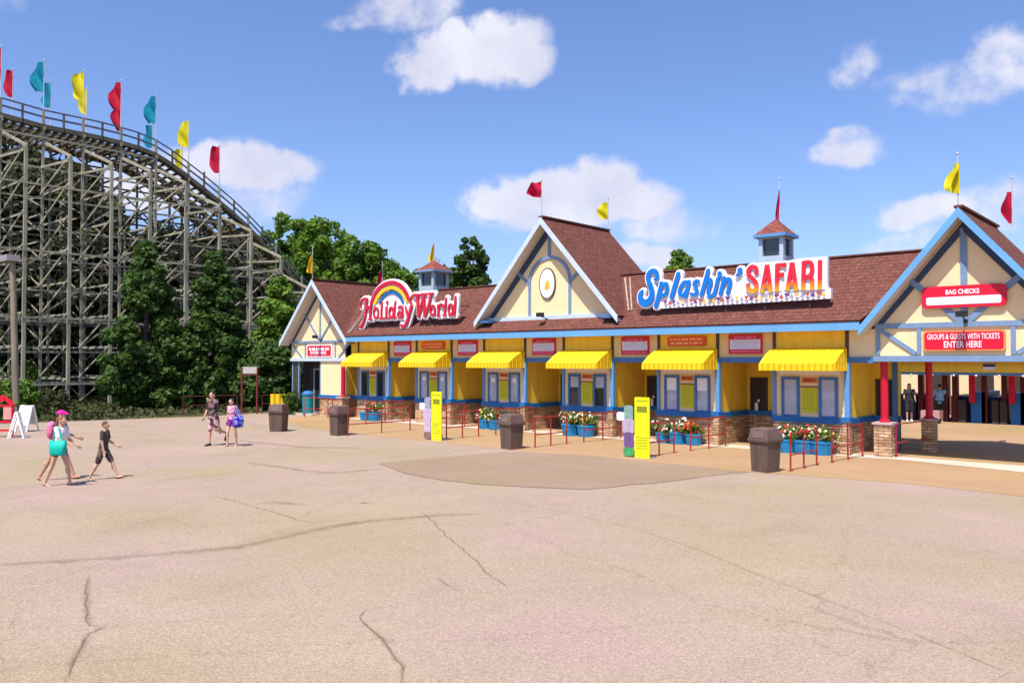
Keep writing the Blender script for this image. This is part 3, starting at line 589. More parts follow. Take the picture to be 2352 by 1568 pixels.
# stroke lettering ------------------------------------------------
def smooth(pts,n=7):
    if len(pts)<3: 
        a,b_=pts; return [tuple(a[i]+(b_[i]-a[i])*k/4 for i in range(len(a))) for k in range(5)]
    P=[pts[0]]+list(pts)+[pts[-1]]; out=[]
    for i in range(1,len(P)-2):
        p0,p1,p2,p3=P[i-1:i+3]
        for k in range(n):
            t=k/n; out.append(tuple(.5*((2*p1[j])+(-p0[j]+p2[j])*t+(2*p0[j]-5*p1[j]+4*p2[j]-p3[j])*t*t+(-p0[j]+3*p1[j]-3*p2[j]+p3[j])*t**3) for j in range(len(p1))))
    out.append(tuple(pts[-1])); return out
class Signer:
    def __init__(s,ox,oy,scale,Y): s.o=(ox,oy,scale); s.Y=Y
    def pt(s,x,y):
        v=VP((s.o[0]+x/s.o[2])*.6125,(s.o[1]+y/s.o[2])*.6125,s.Y); return (v.x,v.z)
    def w(s,x,y,w):
        a=s.pt(x,y-w); b_=s.pt(x,y+w); return abs(a[1]-b_[1])/2
_off=[0]
def reset(): _off[0]=0; return MB()
def stroke(b,S,pts,w,y,th,grow=0,cap=True,sharp=False):
    """pts (x,y[,w]) in tracing units; one ribbon with thickness"""
    P=[]
    for p in pts:
        q=S.pt(p[0],p[1]); ww=S.w(p[0],p[1],p[2] if len(p)>2 else w)+grow; P.append((q[0],q[1],ww))
    if not sharp: P=smooth(P)
    _off[0]+=1; y=y-.0012*(_off[0]%40); n=len(P); Lf=[];Rt=[]
    if cap:  # round caps by extra narrowing samples
        def ext(a,b_):
            d=Vector((a[0]-b_[0],a[1]-b_[1])); d=d.normalized() if d.length>1e-6 else Vector((0,1)); w_=a[2]
            return [(a[0]+d.x*w_*math.sin(t),a[1]+d.y*w_*math.sin(t),w_*math.cos(t)) for t in (R(30),R(55),R(75),R(89))]
        e1=ext(P[0],P[1]); e2=ext(P[-1],P[-2]); P=e1[::-1]+P+e2; n=len(P)
    for i in range(n):
        a=P[max(i-1,0)]; c_=P[min(i+1,n-1)]; d=Vector((c_[0]-a[0],c_[1]-a[1])); d=d.normalized() if d.length>1e-7 else Vector((1,0)); s_=Vector((-d.y,d.x)); w_=P[i][2]
        Lf.append((P[i][0]+s_.x*w_,P[i][1]+s_.y*w_)); Rt.append((P[i][0]-s_.x*w_,P[i][1]-s_.y*w_))
    vs=[]
    for i in range(n):
        yy=y-.00012*i
        vs+=[(Lf[i][0],yy,Lf[i][1]),(Rt[i][0],yy,Rt[i][1]),(Lf[i][0],y+th,Lf[i][1]),(Rt[i][0],y+th,Rt[i][1])]
    fs=[]
    for i in range(n-1):
        a=4*i;c_=4*(i+1); fs+=[(a,a+1,c_+1,c_),(a+2,c_+2,c_+3,a+3),(a,c_,c_+2,a+2),(a+1,a+3,c_+3,c_+1)]
    b.add(vs,fs)
def ellp(cx_,cy_,rx,ry,n=12,a0=0,a1=360): return [(cx_+math.cos(R(a0+(a1-a0)*i/n))*rx,cy_+math.sin(R(a0+(a1-a0)*i/n))*ry) for i in range(n+1)]
SY=23.95
A=Signer(1330,1030,7.127,SY); B=Signer(1530,1060,7.127,SY)
HW=[(A,[(190,870),(183,770),(212,690),(285,640),(370,655)],27),(A,[(345,655,42),(335,900,36),(318,1060,33),(280,1210,34),(225,1330,42),(190,1390,46)],40),(A,[(345,880),(450,880)],55),
(A,[(470,800),(452,1000),(440,1185)],32),(A,[(400,1190),(490,1190)],22),(A,ellp(605,1020,62,135),28),(A,[(762,760),(752,950),(748,1160)],34),(A,[(885,880),(878,1150)],36),(A,[(902,735,42),(905,800,16)],40),
(A,ellp(1015,1010,55,130),28),(A,[(1125,720,26),(1105,900,34),(1090,1150,34)],33),(A,[(690,1168),(900,1155),(1140,1140)],22),(A,ellp(1240,1070,48,75),28),(A,[(1210,880),(1270,850),(1315,900),(1312,1140)],30),
(A,[(1390,835,14),(1425,980,32),(1455,1090,34)],30),(A,[(1560,835,42),(1520,960,38),(1470,1150,40),(1400,1330,45),(1320,1390,40),(1275,1340,28)],40),
(B,[(115,560),(105,450),(145,360),(220,318)],28),(B,[(285,350,50),(300,600,42),(320,895,44)],45),(B,[(200,325),(370,325)],28),(B,[(330,880),(395,600),(465,340)],40),(B,[(400,312),(530,305)],28),(B,[(460,350),(470,600),(485,890)],45),
(B,[(500,880),(590,600),(665,310)],36),(B,[(590,300),(715,290)],28),(B,ellp(700,740,62,125),30),(B,[(845,610),(855,740),(845,880)],33),(B,[(860,640),(920,585),(980,620)],38),(B,[(800,885),(895,885)],18),
(B,[(1060,410,22),(1045,600,32),(1020,860,32)],30),(B,[(970,870),(1060,865)],20),(B,ellp(1185,715,58,135),28),(B,[(1315,370,24),(1300,600,36),(1280,860,34)],33),(B,[(1130,872),(1300,865)],20)]
t=thing('holiday_world_sign',(-27.4,SY,4.3),'red Holiday World roof sign with white outline and rainbow','sign')
g=reset()
for S,p,w in HW: stroke(g,S,p,w,SY,.10,grow=.105)
rb=[(480,760),(600,480),(790,290),(1040,215),(1260,290),(1400,450),(1480,640)]
stroke(g,A,rb,52,SY,.10,grow=.09)
for q in ([(700,760),(1040,560),(1350,760)],[(620,900),(1000,700),(1400,860)],[(560,1080),(1000,900),(1300,1000)],[(560,1120),(1250,1090)],[(1400,800),(1520,700)]): stroke(g,A,q,100,SY+.005,.09)
for q in ([(250,450),(650,450)],[(300,700),(620,750)],[(650,800),(1250,780)]): stroke(g,B,q,80,SY+.005,.09)
g.build('backing_board',white,t)
g=reset()
for S,p,w in HW: stroke(g,S,p,w,SY-.085,.05)
stroke(g,A,rb,54,SY-.068,.03)
g.build('red_letters',mat('letter_red',(.52,.012,.04),.35,.08,3),t)
g=reset(); stroke(g,A,[(560,770),(660,570),(820,410),(1030,345),(1220,420),(1340,550),(1425,700)],50,SY-.076,.03); g.build('yellow_rainbow_band',mat('rainbow_yellow',(.85,.50,.02),.35),t)
g=reset(); stroke(g,A,[(690,740),(800,590),(920,500),(1050,470),(1170,520),(1260,610),(1320,730)],38,SY-.08,.03); g.build('blue_rainbow_band',mat('rainbow_blue',(.01,.12,.36),.35),t)
g=reset()
for x in (-30.2,-28.9,-27.4,-26.0,-24.7):
    g.cyl((x,SY+.06,4.9),(x,SY+.06,rz(SY+.06)),.025,n=6); g.cyl((x,SY+.1,5.0),(x,25.1,rz(25.1)),.02,n=6)
g.build('support_frame',dark,t)
SY2=24.0
C_=Signer(2370,980,7.842,SY2); D_=Signer(2580,960,7.842,SY2); E_=Signer(2780,950,6.533,SY2)
SP=[(C_,[(690,530,38),(745,520,55),(770,440,62),(740,330,66),(660,275,66),(560,320,68),(500,430,68),(520,590,72),(580,740,75),(620,920,80),(590,1080,90),(500,1200,100),(380,1220,110),(285,1120,90),(275,980,70),(330,870,40)],60),
(C_,[(895,650),(810,1000),(725,1320)],64),(C_,[(930,700),(1030,660),(1070,780),(1010,960),(900,1010)],55),(C_,[(1390,370),(1290,700),(1190,1050)],66),
(C_,[(1700,620),(1560,620),(1450,780),(1430,950),(1530,1000),(1630,860)],52),(C_,[(1710,600),(1660,800),(1610,1030)],56),
(D_,[(340,745),(260,735),(205,830),(265,930),(295,1040),(225,1140),(125,1115)],48),(D_,[(620,430),(520,800),(420,1150)],60),(D_,[(540,800),(640,690),(710,740),(660,900),(625,1080),(700,1190),(790,1120),(850,950),(910,670)],54),
(D_,[(960,520),(962,560)],72),(D_,[(1095,650),(1040,880),(985,1120)],58),(D_,[(1090,800),(1210,680),(1280,750),(1240,930),(1195,1090)],55),(D_,[(1560,420,78),(1545,500,62),(1450,590,24)],60)]
SA=[[(385,520),(385,380),(290,330),(205,400),(200,520),(290,620),(375,720),(385,870),(290,930),(200,870),(185,740)],
[(650,280),(590,620),(520,960)],[(655,280),(700,620),(742,955)],[(570,800),(720,790)],[(900,260),(890,930)],[(880,300),(1120,285)],[(890,535),(1065,520)],
[(1265,225),(1210,560),(1150,915)],[(1270,225),(1320,560),(1372,905)],[(1200,760),(1340,750)],[(1555,190),(1535,900)],[(1560,235),(1700,225),(1755,320),(1745,480),(1670,570),(1560,580)],[(1690,590),(1755,660),(1755,895)],[(1950,165),(1945,885)]]
t=thing('splashin_safari_sign',(-12.1,SY2,4.5),"white Splashin' SAFARI roof sign with blue script and red to yellow letters",'sign')
g=reset()
for S,p,w in SP: stroke(g,S,p,w,SY2,.13,grow=.075)
for p in SA: stroke(g,E_,p,52,SY2,.13,grow=.07,cap=False)
pol=[C_.pt(760,1390),E_.pt(2190,1105),E_.pt(2200,850),E_.pt(2105,852),E_.pt(2105,75),E_.pt(1820,95),E_.pt(1430,125),E_.pt(1180,170),E_.pt(820,200),E_.pt(560,220),E_.pt(200,250),E_.pt(110,520),D_.pt(1330,640),D_.pt(1000,700),C_.pt(1600,700),C_.pt(900,1100)]
bm=bmesh.new(); vv=[bm.verts.new((x,0,z)) for x,z in pol]; f=bm.faces.new(vv); bmesh.ops.triangulate(bm,faces=[f]); bm.verts.index_update()
idx={v:i for i,v in enumerate(vv)}; tris=[tuple(idx[v] for v in fc.verts) for fc in bm.faces]; bm.free()
o_=len(g.v); g.v+=[(x,SY2-.001,z) for x,z in pol]+[(x,SY2+.15,z) for x,z in pol]; n=len(pol)
for tr in tris: g.face([i+o_ for i in tr]); g.face([i+o_+n for i in tr])
for i in range(n): g.face((o_+i,o_+(i+1)%n,o_+n+(i+1)%n,o_+n+i))
g.build('backing_board',mat('sign_backing_white',(.82,.82,.86),.45),t)
g=reset()
for S,p,w in SP: stroke(g,S,p,w,SY2-.072,.03)
g.build('blue_letters',mat('letter_blue',(.006,.16,.56),.3,.06,3),t)
g=reset()
for p in SA: stroke(g,E_,p,52,SY2-.072,.03,cap=False)
m=mat('letter_flame',(.7,.02,.05),.35); n_=m.node_tree.nodes; l_=m.node_tree.links; tcn=n_.new('ShaderNodeTexCoord'); sx=n_.new('ShaderNodeSeparateXYZ'); l_.new(tcn.outputs['Object'],sx.inputs[0])
mp=n_.new('ShaderNodeMapRange'); mp.inputs[1].default_value=4.62-4.5; mp.inputs[2].default_value=5.62-4.5; l_.new(sx.outputs[2],mp.inputs[0]); rp=n_.new('ShaderNodeValToRGB'); l_.new(mp.outputs[0],rp.inputs[0])
e=rp.color_ramp.elements; e[0].position=.12; e[0].color=(.75,.45,.01,1); e[1].position=.5; e[1].color=(.62,.02,.04,1); e2=rp.color_ramp.elements.new(.3); e2.color=(.75,.25,.01,1); l_.new(rp.outputs[0],n_['Principled BSDF'].inputs['Base Color'])
g.build('flame_letters',m,t)
g=reset(); a=C_.pt(950,1225); c=E_.pt(2110,985); n=34; hh=.075
for i in range(n):
    x0=a[0]+(c[0]-a[0])*i/n; x1=a[0]+(c[0]-a[0])*(i+1)/n; z0=a[1]+(c[1]-a[1])*i/n; up=i%2; g.cur=(i*7//3)%4
    g.add([(x0,SY2-.066,z0-hh*(1 if up else -1)),(x1,SY2-.066,z0-hh*(1 if up else -1)),((x0+x1)/2,SY2-.066,z0+hh*(1 if up else -1))],[(0,1,2)])
g.build('triangle_border',[mat('tri_purple',(.16,.05,.20),.5),mat('tri_yellow',(.75,.45,.1),.5),mat('tri_rust',(.45,.08,.05),.5),mat('tri_grey',(.35,.3,.4),.5)],t,fix=False)
g=reset()
for x in (-14.7,-13.5,-12.2,-10.9,-9.5): g.cyl((x,SY2+.08,4.8),(x,SY2+.08,rz(SY2+.08)),.022,n=6); g.cyl((x,SY2+.16,5.2),(x,25.3,rz(25.3)),.02,n=6)
g.build('support_frame',dark,t)
# flood lights on the gables
def flood(x,z,label,w=.24,y=23.66):
    t=thing('flood_light',(x,FY,z),label,'flood light','flood lights on the gables')
    g=MB(); g.box(x-w/2,y-.12,z-.05,x+w/2,y+.06,z+.1); g.build('housing',blackm,t)
    g=MB(); g.cyl((x,y+.0,z-.03),(x,FY-.04,z-.14),.02,n=8); g.box(x-.05,FY-.1,z-.2,x+.05,FY-.03,z-.1); g.build('bracket',blackm,t)
flood(-19.6,4.42,'brown flood light at the foot of the centre gable',.26,23.75); flood(-34.05,3.86,'dark flood light on the left gable above its red sign',.22,23.8); flood(-5.36,3.92,'black flood light between the two red signs of the right gable',.26,23.75)
# ------------------------------------------------------------------ flags
WD=Vector((-.75,-.66,0))
def clothmat(name,c):
    if name in MATS: return MATS[name]
    m=mat(name,c,.75,.06,5); n=m.node_tree.nodes; l=m.node_tree.links; p=n['Principled BSDF']; t_=n.new('ShaderNodeBsdfTranslucent'); t_.inputs[0].default_value=(*c,1)
    mx=n.new('ShaderNodeMixShader'); mx.inputs[0].default_value=.35; l.new(p.outputs[0],mx.inputs[1]); l.new(t_.outputs[0],mx.inputs[2]); l.new(mx.outputs[0],n['Material Output'].inputs[0]); return m
FC={'teal':clothmat('flag_teal',(.0,.24,.36)),'yellow':clothmat('flag_yellow',(.72,.62,.01)),'red':clothmat('flag_red',(.52,.005,.04)),'gold':clothmat('flag_gold',(.85,.52,.01)),'magenta':clothmat('flag_magenta',(.55,.01,.10))}
def flag(base,ph,fh,fw,colr,label,style,group,seed=0,ftop=None,pr=.022):
    t=thing('flag',base,label,'flag',group); x,y,z=base; rr=random.Random(seed); g=MB()
    g.cyl((x,y,z),(x,y,z+ph),pr,pr*.7,8); g.sphere((x,y,z+ph+.02),pr*1.7,6); g.build('pole',poleg,t)
    g=MB(); nu,nv=12,18; top=z+(ftop if ftop is not None else ph-.08); S=Vector((-WD.y,WD.x,0)); ph1=rr.uniform(0,6)
    for j in range(nv+1):
        v=j/nv
        for i in range(nu+1):
            u=i/nu
            if style=='full': prof=min(1,.62+.9*v)*(1-.28*max(0,v-.75)/.25)*(1+.05*math.sin(9*v+ph1)); dx=fw*u*prof; dz=-fh*v*(1-.04*u)-.06*u*fh*(1-v)
            elif style=='bow': prof=math.sin(math.pi*min(1,.12+.8*v))**.6; dx=fw*u*prof; dz=-fh*v
            else: prof=.12+.88*v**1.3*(1-.35*max(0,v-.8)/.2); dx=fw*u*prof; dz=-fh*(v*(1-.08*u))
            wv=fw*.20*math.sin(u*5.5+v*6+ph1)*u+fw*.12*math.sin(v*8+u*4+ph1*2)*(.3+u)
            if style=='droop': wv+=fw*.22*math.sin(u*9+ph1)
            q=Vector((x,y,top+dz))+WD*dx+S*wv; g.v.append(tuple(q))
    for j in range(nv):
        for i in range(nu): a=j*(nu+1)+i; g.face((a,a+1,a+nu+2,a+nu+1))
    g.build('cloth',FC[colr],t,smooth=True,fix=False); return t
gf='pennants on the roof poles'
flag((-34.25,23.75,6.7),1.55,1.0,.42,'gold','yellow flag on the left gable apex','droop',gf,1,ftop=1.3)
flag((-34.15,28.1,6.7),1.25,.85,.35,'red','red flag behind the left gable roof','droop',gf,2,ftop=.95)
flag((-28.1,26.2,7.38),1.15,.95,.34,'gold','orange yellow flag on the left cupola','droop',gf,3,ftop=.85)
flag((-19.55,23.75,8.1),1.4,.60,.55,'red','red flag on the front apex of the centre gable','full',gf,4,ftop=1.36)
flag((-19.5,28.05,8.1),1.35,.72,.46,'yellow','yellow flag at the back of the centre gable ridge','full',gf,5,ftop=1.2)
flag((-11.32,26.2,7.4),1.35,1.05,.22,'magenta','narrow red flag on the right cupola','droop',gf,6,ftop=1.0)
flag((-5.42,23.75,6.74),1.40,.80,.44,'yellow','yellow flag on the right gable apex','droop',gf,7,ftop=1.16)
flag((-4.95,28.05,6.7),1.45,.95,.30,'red','red flag behind the right gable near the frame edge','bow',gf,8,ftop=1.05)
# ------------------------------------------------------------------ wooden coaster
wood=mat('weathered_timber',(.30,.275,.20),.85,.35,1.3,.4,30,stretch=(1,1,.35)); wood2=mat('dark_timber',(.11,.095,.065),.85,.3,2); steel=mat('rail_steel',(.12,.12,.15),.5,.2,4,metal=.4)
coast=thing('wooden_coaster',(-58,30,0),'tall weathered wooden roller coaster hill descending towards the building','roller coaster')
XN,XF,XO,XO2,XM=-56.9,-62.7,-52.4,-67.5,-59.8
ks=list(range(-3,13)); YK=lambda k:19.06+2.42*k
HT={-3:18.2,-2:18.8,-1:18.9,0:18.7,1:18.7,2:18.62,3:18.25,4:17.05,5:15.6,6:13.95,7:11.8,8:9.6,9:7.35,10:5.1,11:3.1,12:1.6}
def hz(y):
    k=(y-19.06)/2.42; a=math.floor(k); a=max(-3,min(11,a)); f=k-a; p0,p1,p2,p3=[HT[max(-3,min(12,a+i))] for i in(-1,0,1,2)]
    return .5*(2*p1+(p2-p0)*f+(2*p0-5*p1+4*p2-p3)*f*f+(3*p1-3*p2+p3-p0)*f**3)
rw=random.Random(3)
def bm_(g,a,b_,w=.13,h=.13,j=.02):
    g.beam(Vector(a)+Vector((rw.uniform(-j,j),rw.uniform(-j,j),0)),Vector(b_)+Vector((rw.uniform(-j,j),rw.uniform(-j,j),0)),w,h)
for k in ks:
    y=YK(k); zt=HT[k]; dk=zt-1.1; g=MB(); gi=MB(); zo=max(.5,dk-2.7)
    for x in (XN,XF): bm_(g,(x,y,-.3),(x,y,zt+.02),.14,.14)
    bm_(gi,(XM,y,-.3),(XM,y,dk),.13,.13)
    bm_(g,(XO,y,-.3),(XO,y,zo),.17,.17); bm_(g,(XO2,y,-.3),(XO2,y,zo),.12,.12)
    bm_(g,(XN,y+.1,dk-1.0),(XO-.1,y+.1,zo+.1),.10,.16); bm_(g,(XF,y+.1,dk-1.0),(XO2,y+.1,zo+.1),.10,.16); bm_(g,(XN,y-.1,dk-2.6),(XO,y-.1,zo-.2),.09,.14)
    bm_(g,(XF-.2,y,dk-.1),(XN+.2,y,dk-.1),.14,.25)
    lv=[z for z in [1.6+1.95*i for i in range(9)]]
    zp=0
    for i,z in enumerate(lv):
        if z<zo-.1: bm_(g,(XO2,y+.12,z),(XO,y+.12,z),.05,.12); 
        elif z<dk-.2: bm_(gi,(XF,y+.12,z),(XN,y+.12,z),.06,.13)
        if z<zo+1.0:
            zz=min(z,zo); bm_(g,(XN,y-.12,zp),(XO,y-.12,zz),.05,.11); bm_(g,(XO2,y-.12,zz),(XF,y-.12,zp),.04,.09)
        if z<dk: bm_(gi,*(((XF,y-.13,zp),(XM,y-.13,z)) if (i+k)%2 else ((XM,y+.13,z),(XN,y+.13,zp))),.045,.09)
        zp=z
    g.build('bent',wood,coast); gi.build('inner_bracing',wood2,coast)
rl=random.Random(8)
for x,j in ((XO,0),(XN,1),(XM,2),(XF,3),(XO2,4)):
    gb=MB()
    for i,z in enumerate([1.6+1.95*i for i in range(9)]):
        g=MB()
        for k in ks[:-1]:
            lim=min(HT[k],HT[k+1])-1.3-(2.7 if x in(XO,XO2) else 0)
            if z-.35<lim and not(x==XO and i%2): bm_(g,(x+.1,YK(k)-.15,z-.3),(x+.1,YK(k+1)+.15,z-.3),.05,.12)
            if z<lim and x in(XF,XM,XN) and (k+i+j)%4==0: bm_(gb,(x-.1,YK(k)-.05,z-1.95),(x-.1,YK(k+1)+.05,z),.05,.10)
            elif z<lim and x in (XF,XO2,XM) and rl.random()<.22: bm_(gb,(x+.16,YK(k),z),(x+.16,YK(k+1),z-1.95),.05,.10)
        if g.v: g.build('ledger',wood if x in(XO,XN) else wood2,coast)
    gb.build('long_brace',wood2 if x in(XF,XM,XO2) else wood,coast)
def along(x,dz,w,h,name,m,y0=None,y1=None,step=1.21):
    g=MB(); y=YK(-3) if y0 is None else y0; ye=YK(12) if y1 is None else y1
    while y<ye-.01:
        y2=min(ye,y+step); g.beam((x,y-.02,hz(y)+dz),(x,y2+.02,hz(y2)+dz),w,h); y=y2
    return g.build(name,m,coast)
along(XN,0,.06,.09,'handrail',steel); along(XN,-.45,.05,.12,'mid_rail',steel); along(XF,0,.06,.09,'handrail',steel); along(XF,-.45,.05,.10,'mid_rail',steel)
along(XN+.1,-1.08,.12,.28,'track_beam',wood2); along(XN-.45,-1.02,.8,.06,'walkway',wood); along(XF+.45,-1.02,.8,.06,'walkway',wood); along(XF-.1,-1.08,.12,.28,'track_beam',wood2)
along(XM+.75,-.95,.3,.30,'track_stack',wood2); along(XM-.75,-.95,.3,.30,'track_stack',wood2)
g=MB(); y=YK(-3)
while y<YK(12): g.beam((XN,y,hz(y)-1.18),(XF,y,hz(y)-1.18),.14,.14); y+=.48
g.build('cross_tie',wood2,coast)
for k in range(-3,12):
    y=YK(k)+1.21
    for x in(XN,XF):
        g=MB(); g.beam((x,y,hz(y)-1.1-(.0)),(x,y,hz(y)+ (.25 if k in(4,6) else 0)),.11,.11); g.build('rail_post',wood2,coast)
nm={0:'teal',1:'yellow',2:'red',3:'teal',4:'yellow',5:'red',-1:'red'}
ordn=['at the left frame edge','first pair from the left','second pair','third pair, over the crest','fourth pair','fifth pair, over the slope','lowest on the slope']
gc='flags along the coaster crest'
for k,c in nm.items():
    t=flag((XN,YK(k),HT[k]),3.2,2.0 if k!=1 else 1.9,.82,c,'%s flag on the near coaster rail, %s'%(c,ordn[k+1]),'full' if k!=5 else 'bow',gc,20+k,pr=.035)
for k,c in ((0,'red'),(1,'teal'),(2,'yellow'),(3,'red'),(4,'teal'),(5,'yellow')):
    flag((XF,YK(k),HT[k]),4.0-.35*(k==3)-.2*(k==1),1.85,.70,c,'lower %s flag on the far coaster rail, %s'%(c,ordn[k]),'bow' if c in('red','yellow') else 'full',gc,40+k,pr=.035)
# ------------------------------------------------------------------ foliage
import numpy as np
def leafmat(name,c,tr=.25,var=.45):
    m=bpy.data.materials.new(name); m.use_nodes=True; n=m.node_tree.nodes; l=m.node_tree.links; p=n['Principled BSDF']; p.inputs['Roughness'].default_value=.6; p.inputs['Specular IOR Level'].default_value=.25
    tcn=n.new('ShaderNodeTexCoord'); a=n.new('ShaderNodeTexNoise'); a.inputs['Scale'].default_value=.9; a.inputs['Detail'].default_value=5; a.inputs['Roughness'].default_value=.75; l.new(tcn.outputs['Object'],a.inputs['Vector'])
    r=n.new('ShaderNodeValToRGB'); r.color_ramp.elements[0].position=.3; r.color_ramp.elements[1].position=.7
    r.color_ramp.elements[0].color=(c[0]*(1-var),c[1]*(1-var*.8),c[2]*(1-var*.3),1); r.color_ramp.elements[1].color=(c[0]*(1+var*1.3),c[1]*(1+var),c[2]*(1+var*.2),1)
    l.new(a.outputs['Fac'],r.inputs[0]); l.new(r.outputs[0],p.inputs['Base Color']); t_=n.new('ShaderNodeBsdfTranslucent'); l.new(r.outputs[0],t_.inputs[0])
    mx=n.new('ShaderNodeMixShader'); mx.inputs[0].default_value=tr; l.new(p.outputs[0],mx.inputs[1]); l.new(t_.outputs[0],mx.inputs[2]); l.new(mx.outputs[0],n['Material Output'].inputs[0]); return m
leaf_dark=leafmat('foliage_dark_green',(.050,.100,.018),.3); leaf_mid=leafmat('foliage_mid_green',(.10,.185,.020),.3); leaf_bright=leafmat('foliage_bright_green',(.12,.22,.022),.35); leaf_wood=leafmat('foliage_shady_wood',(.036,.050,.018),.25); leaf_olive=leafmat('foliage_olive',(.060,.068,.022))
bark=mat('bark',(.09,.065,.045),.95,.35,6,.6,20)
def leaves(cent,rad,n,size,seed,flat=.75,droop=.0):
    """leaf cards around clump centres -> verts, faces (numpy)"""
    r=np.random.default_rng(seed); cent=np.array(cent); rad=np.array(rad); w=rad**2/np.sum(rad**2); k=r.choice(len(cent),n,p=w)
    d=r.normal(size=(n,3)); d/=np.linalg.norm(d,axis=1)[:,None]; rr=rad[k]*(r.uniform(.25,1,n)**.45)*r.uniform(.85,1.12,n)
    p=cent[k]+d*rr[:,None]*np.array([1,1,flat]); nn=d+r.normal(size=(n,3))*.75+np.array([0,0,.35]); nn/=np.linalg.norm(nn,axis=1)[:,None]
    a=np.cross(nn,r.normal(size=(n,3))); a/=np.linalg.norm(a,axis=1)[:,None]; b_=np.cross(nn,a); s=size*r.uniform(.6,1.3,n)[:,None]
    v=np.stack([p-a*s*.5,p+b_*s*.32-nn*s*.06,p+a*s*.5-np.array([0,0,1])*s*droop,p-b_*s*.32-nn*s*.06],1).reshape(-1,3)
    f=np.arange(n*4).reshape(-1,4); return v,f
def np_mesh(name,v,f,m,parent,org):
    me=bpy.data.meshes.new(name); v=v-np.array(org)[None,:]; me.vertices.add(len(v)); me.vertices.foreach_set('co',v.astype(np.float32).ravel())
    me.loops.add(f.size); me.loops.foreach_set('vertex_index',f.ravel().astype(np.int32)); me.polygons.add(len(f)); me.polygons.foreach_set('loop_start',(np.arange(len(f))*4).astype(np.int32)); me.polygons.foreach_set('loop_total',np.full(len(f),4,np.int32))
    me.update(); me.materials.append(m); ob=bpy.data.objects.new(name,me); sc.collection.objects.link(ob); ob.parent=parent; ORG[ob.name]=Vector(org); return ob
def tree(name,loc,H,Wd,lm,label,seed,n=9000,size=.34,shape='round',trunk=.25,base=.25,clump=(.5,1.1),ncl=None,group=None,cat='tree',yard=None):
    rr=random.Random(seed); t=thing(name,loc,label,cat,group); x,y,z=loc; C=[];RD=[]; nc=int((ncl or 30)*2.1); clump=(clump[0]*.62,clump[1]*.82)
    for i in range(nc):
        v=(i+.5)/nc; h=base+(1-base)*v
        if shape=='cone': pr=((1-v)**.8*.95+.07)*(.78+.35*rr.random())*min(1,.62+v*2.2)
        elif shape=='round': pr=math.sin(math.pi*min(1,.12+.80*v))**.55
        elif shape=='column': pr=(math.sin(math.pi*min(1,.16+.76*v))**.5)*(.75+.25*rr.random())
        a=i*2.4+rr.uniform(-.5,.5); q=Wd/2*pr*(rr.uniform(.2,1.0)**.6); cr=rr.uniform(*clump)*(1-(.45 if shape=='cone' else .25)*v)*(1.25 if q<Wd*.25*pr else 1); C.append((x+math.cos(a)*q,y+math.sin(a)*q,z+H*h-cr*.4+rr.uniform(-.3,.3))); RD.append(cr)
    g=MB(); g.cyl((x,y,z-.3),(x+rr.uniform(-.1,.1),y,z+H*(base+.15)),trunk,trunk*.7,10,cap=False); g.cyl((x,y,z+H*(base+.13)),(x+rr.uniform(-.2,.2),y+.1,z+H*.86),trunk*.72,.05,8,cap=False)
    for c in rr.sample(C,min(14,len(C))):
        h0=max(z+H*base*.7,c[2]-Wd*.35); g.cyl((x,y,min(h0,z+H*.8)),c,trunk*.32,.03,6,cap=False)
    g.build('trunk',bark,t,smooth=True)
    v,f=leaves(C,RD,n,size,seed); np_mesh('crown',v,f,lm,t,loc); return t
# dark conical trees in front of the coaster
gd='dark trees in front of the coaster'
tree('conical_tree',(-46.2,20.9,-.1),9.4,5.6,leaf_dark,'tall dark green conical tree before the coaster, leftmost of the group',11,15000,.34,'cone',.28,.10,(.6,1.15),40,gd)
tree('conical_tree',(-44.6,24.2,-.1),9.1,5.2,leaf_dark,'tall dark green conical tree before the coaster, middle of the group',12,15000,.34,'cone',.26,.10,(.6,1.15),40,gd)
tree('conical_tree',(-41.5,26.5,-.1),7.7,4.8,leaf_mid,'yellowish green conical tree beside the left gable',13,14000,.32,'cone',.22,.06,(.6,1.1),38,gd)
tree('leafy_tree',(-45.0,22.4,-.1),4.2,3.6,leaf_dark,'low dark tree between the two tall conical ones',15,7000,.32,'round',.15,.1,(.6,1.0),24,gd)
tree('leafy_tree',(-42.9,25.6,-.1),3.8,3.0,leaf_dark,'low dark tree left of the yellowish green conical one',16,6000,.32,'round',.15,.08,(.6,1.0),22,gd)
tree('leafy_tree',(-40.1,25.4,-.1),3.9,3.0,leaf_dark,'low dark bush against the left end of the building',17,6000,.3,'round',.12,.02,(.5,.9),22,gd)
# bright trees behind the building
def atpx(px,dp,ty):
    q=ray(px,826); q=Vector((q.x,q.y,0))*dp; return (q.x,q.y,0),(826-ty)/F*dp+CH
TB=[(665,88,500,9.5,leaf_bright,'bright green tree rising directly right of the coaster slope',21),(750,80,512,8.0,leaf_bright,'broad bright green tree above the left gable ridge',22),
(830,74,560,7.0,leaf_mid,'mid green tree behind the Holiday World rainbow, left side',23),(700,92,545,7.0,leaf_mid,'lower green tree between the coaster slope and the left gable',24),(885,78,590,5.2,leaf_mid,'green tree at the right end of the bright row, behind the rainbow',28)]
for (px,dp,ty,w,lm,lab,sd) in TB:
    l,H=atpx(px,dp,ty); tree('leafy_tree',l,H,w,lm,lab,sd,22000,.40,'round',.35,.12,(1.0,1.8),44,'bright trees behind the building')
l,H=atpx(935,68,615); tree('leafy_tree',l,H,3.8,leaf_mid,'low green tree just left of the left cupola',25,8000,.36,'round',.3,.2,(.6,1.2),26,'bright trees behind the building')
tree('leafy_tree',(-41.9,42.8,0),11.7,3.5,leaf_dark,'slender dark green tree right of the left cupola',26,11000,.34,'column',.22,.3,(.5,1.1),30,'bright trees behind the building')
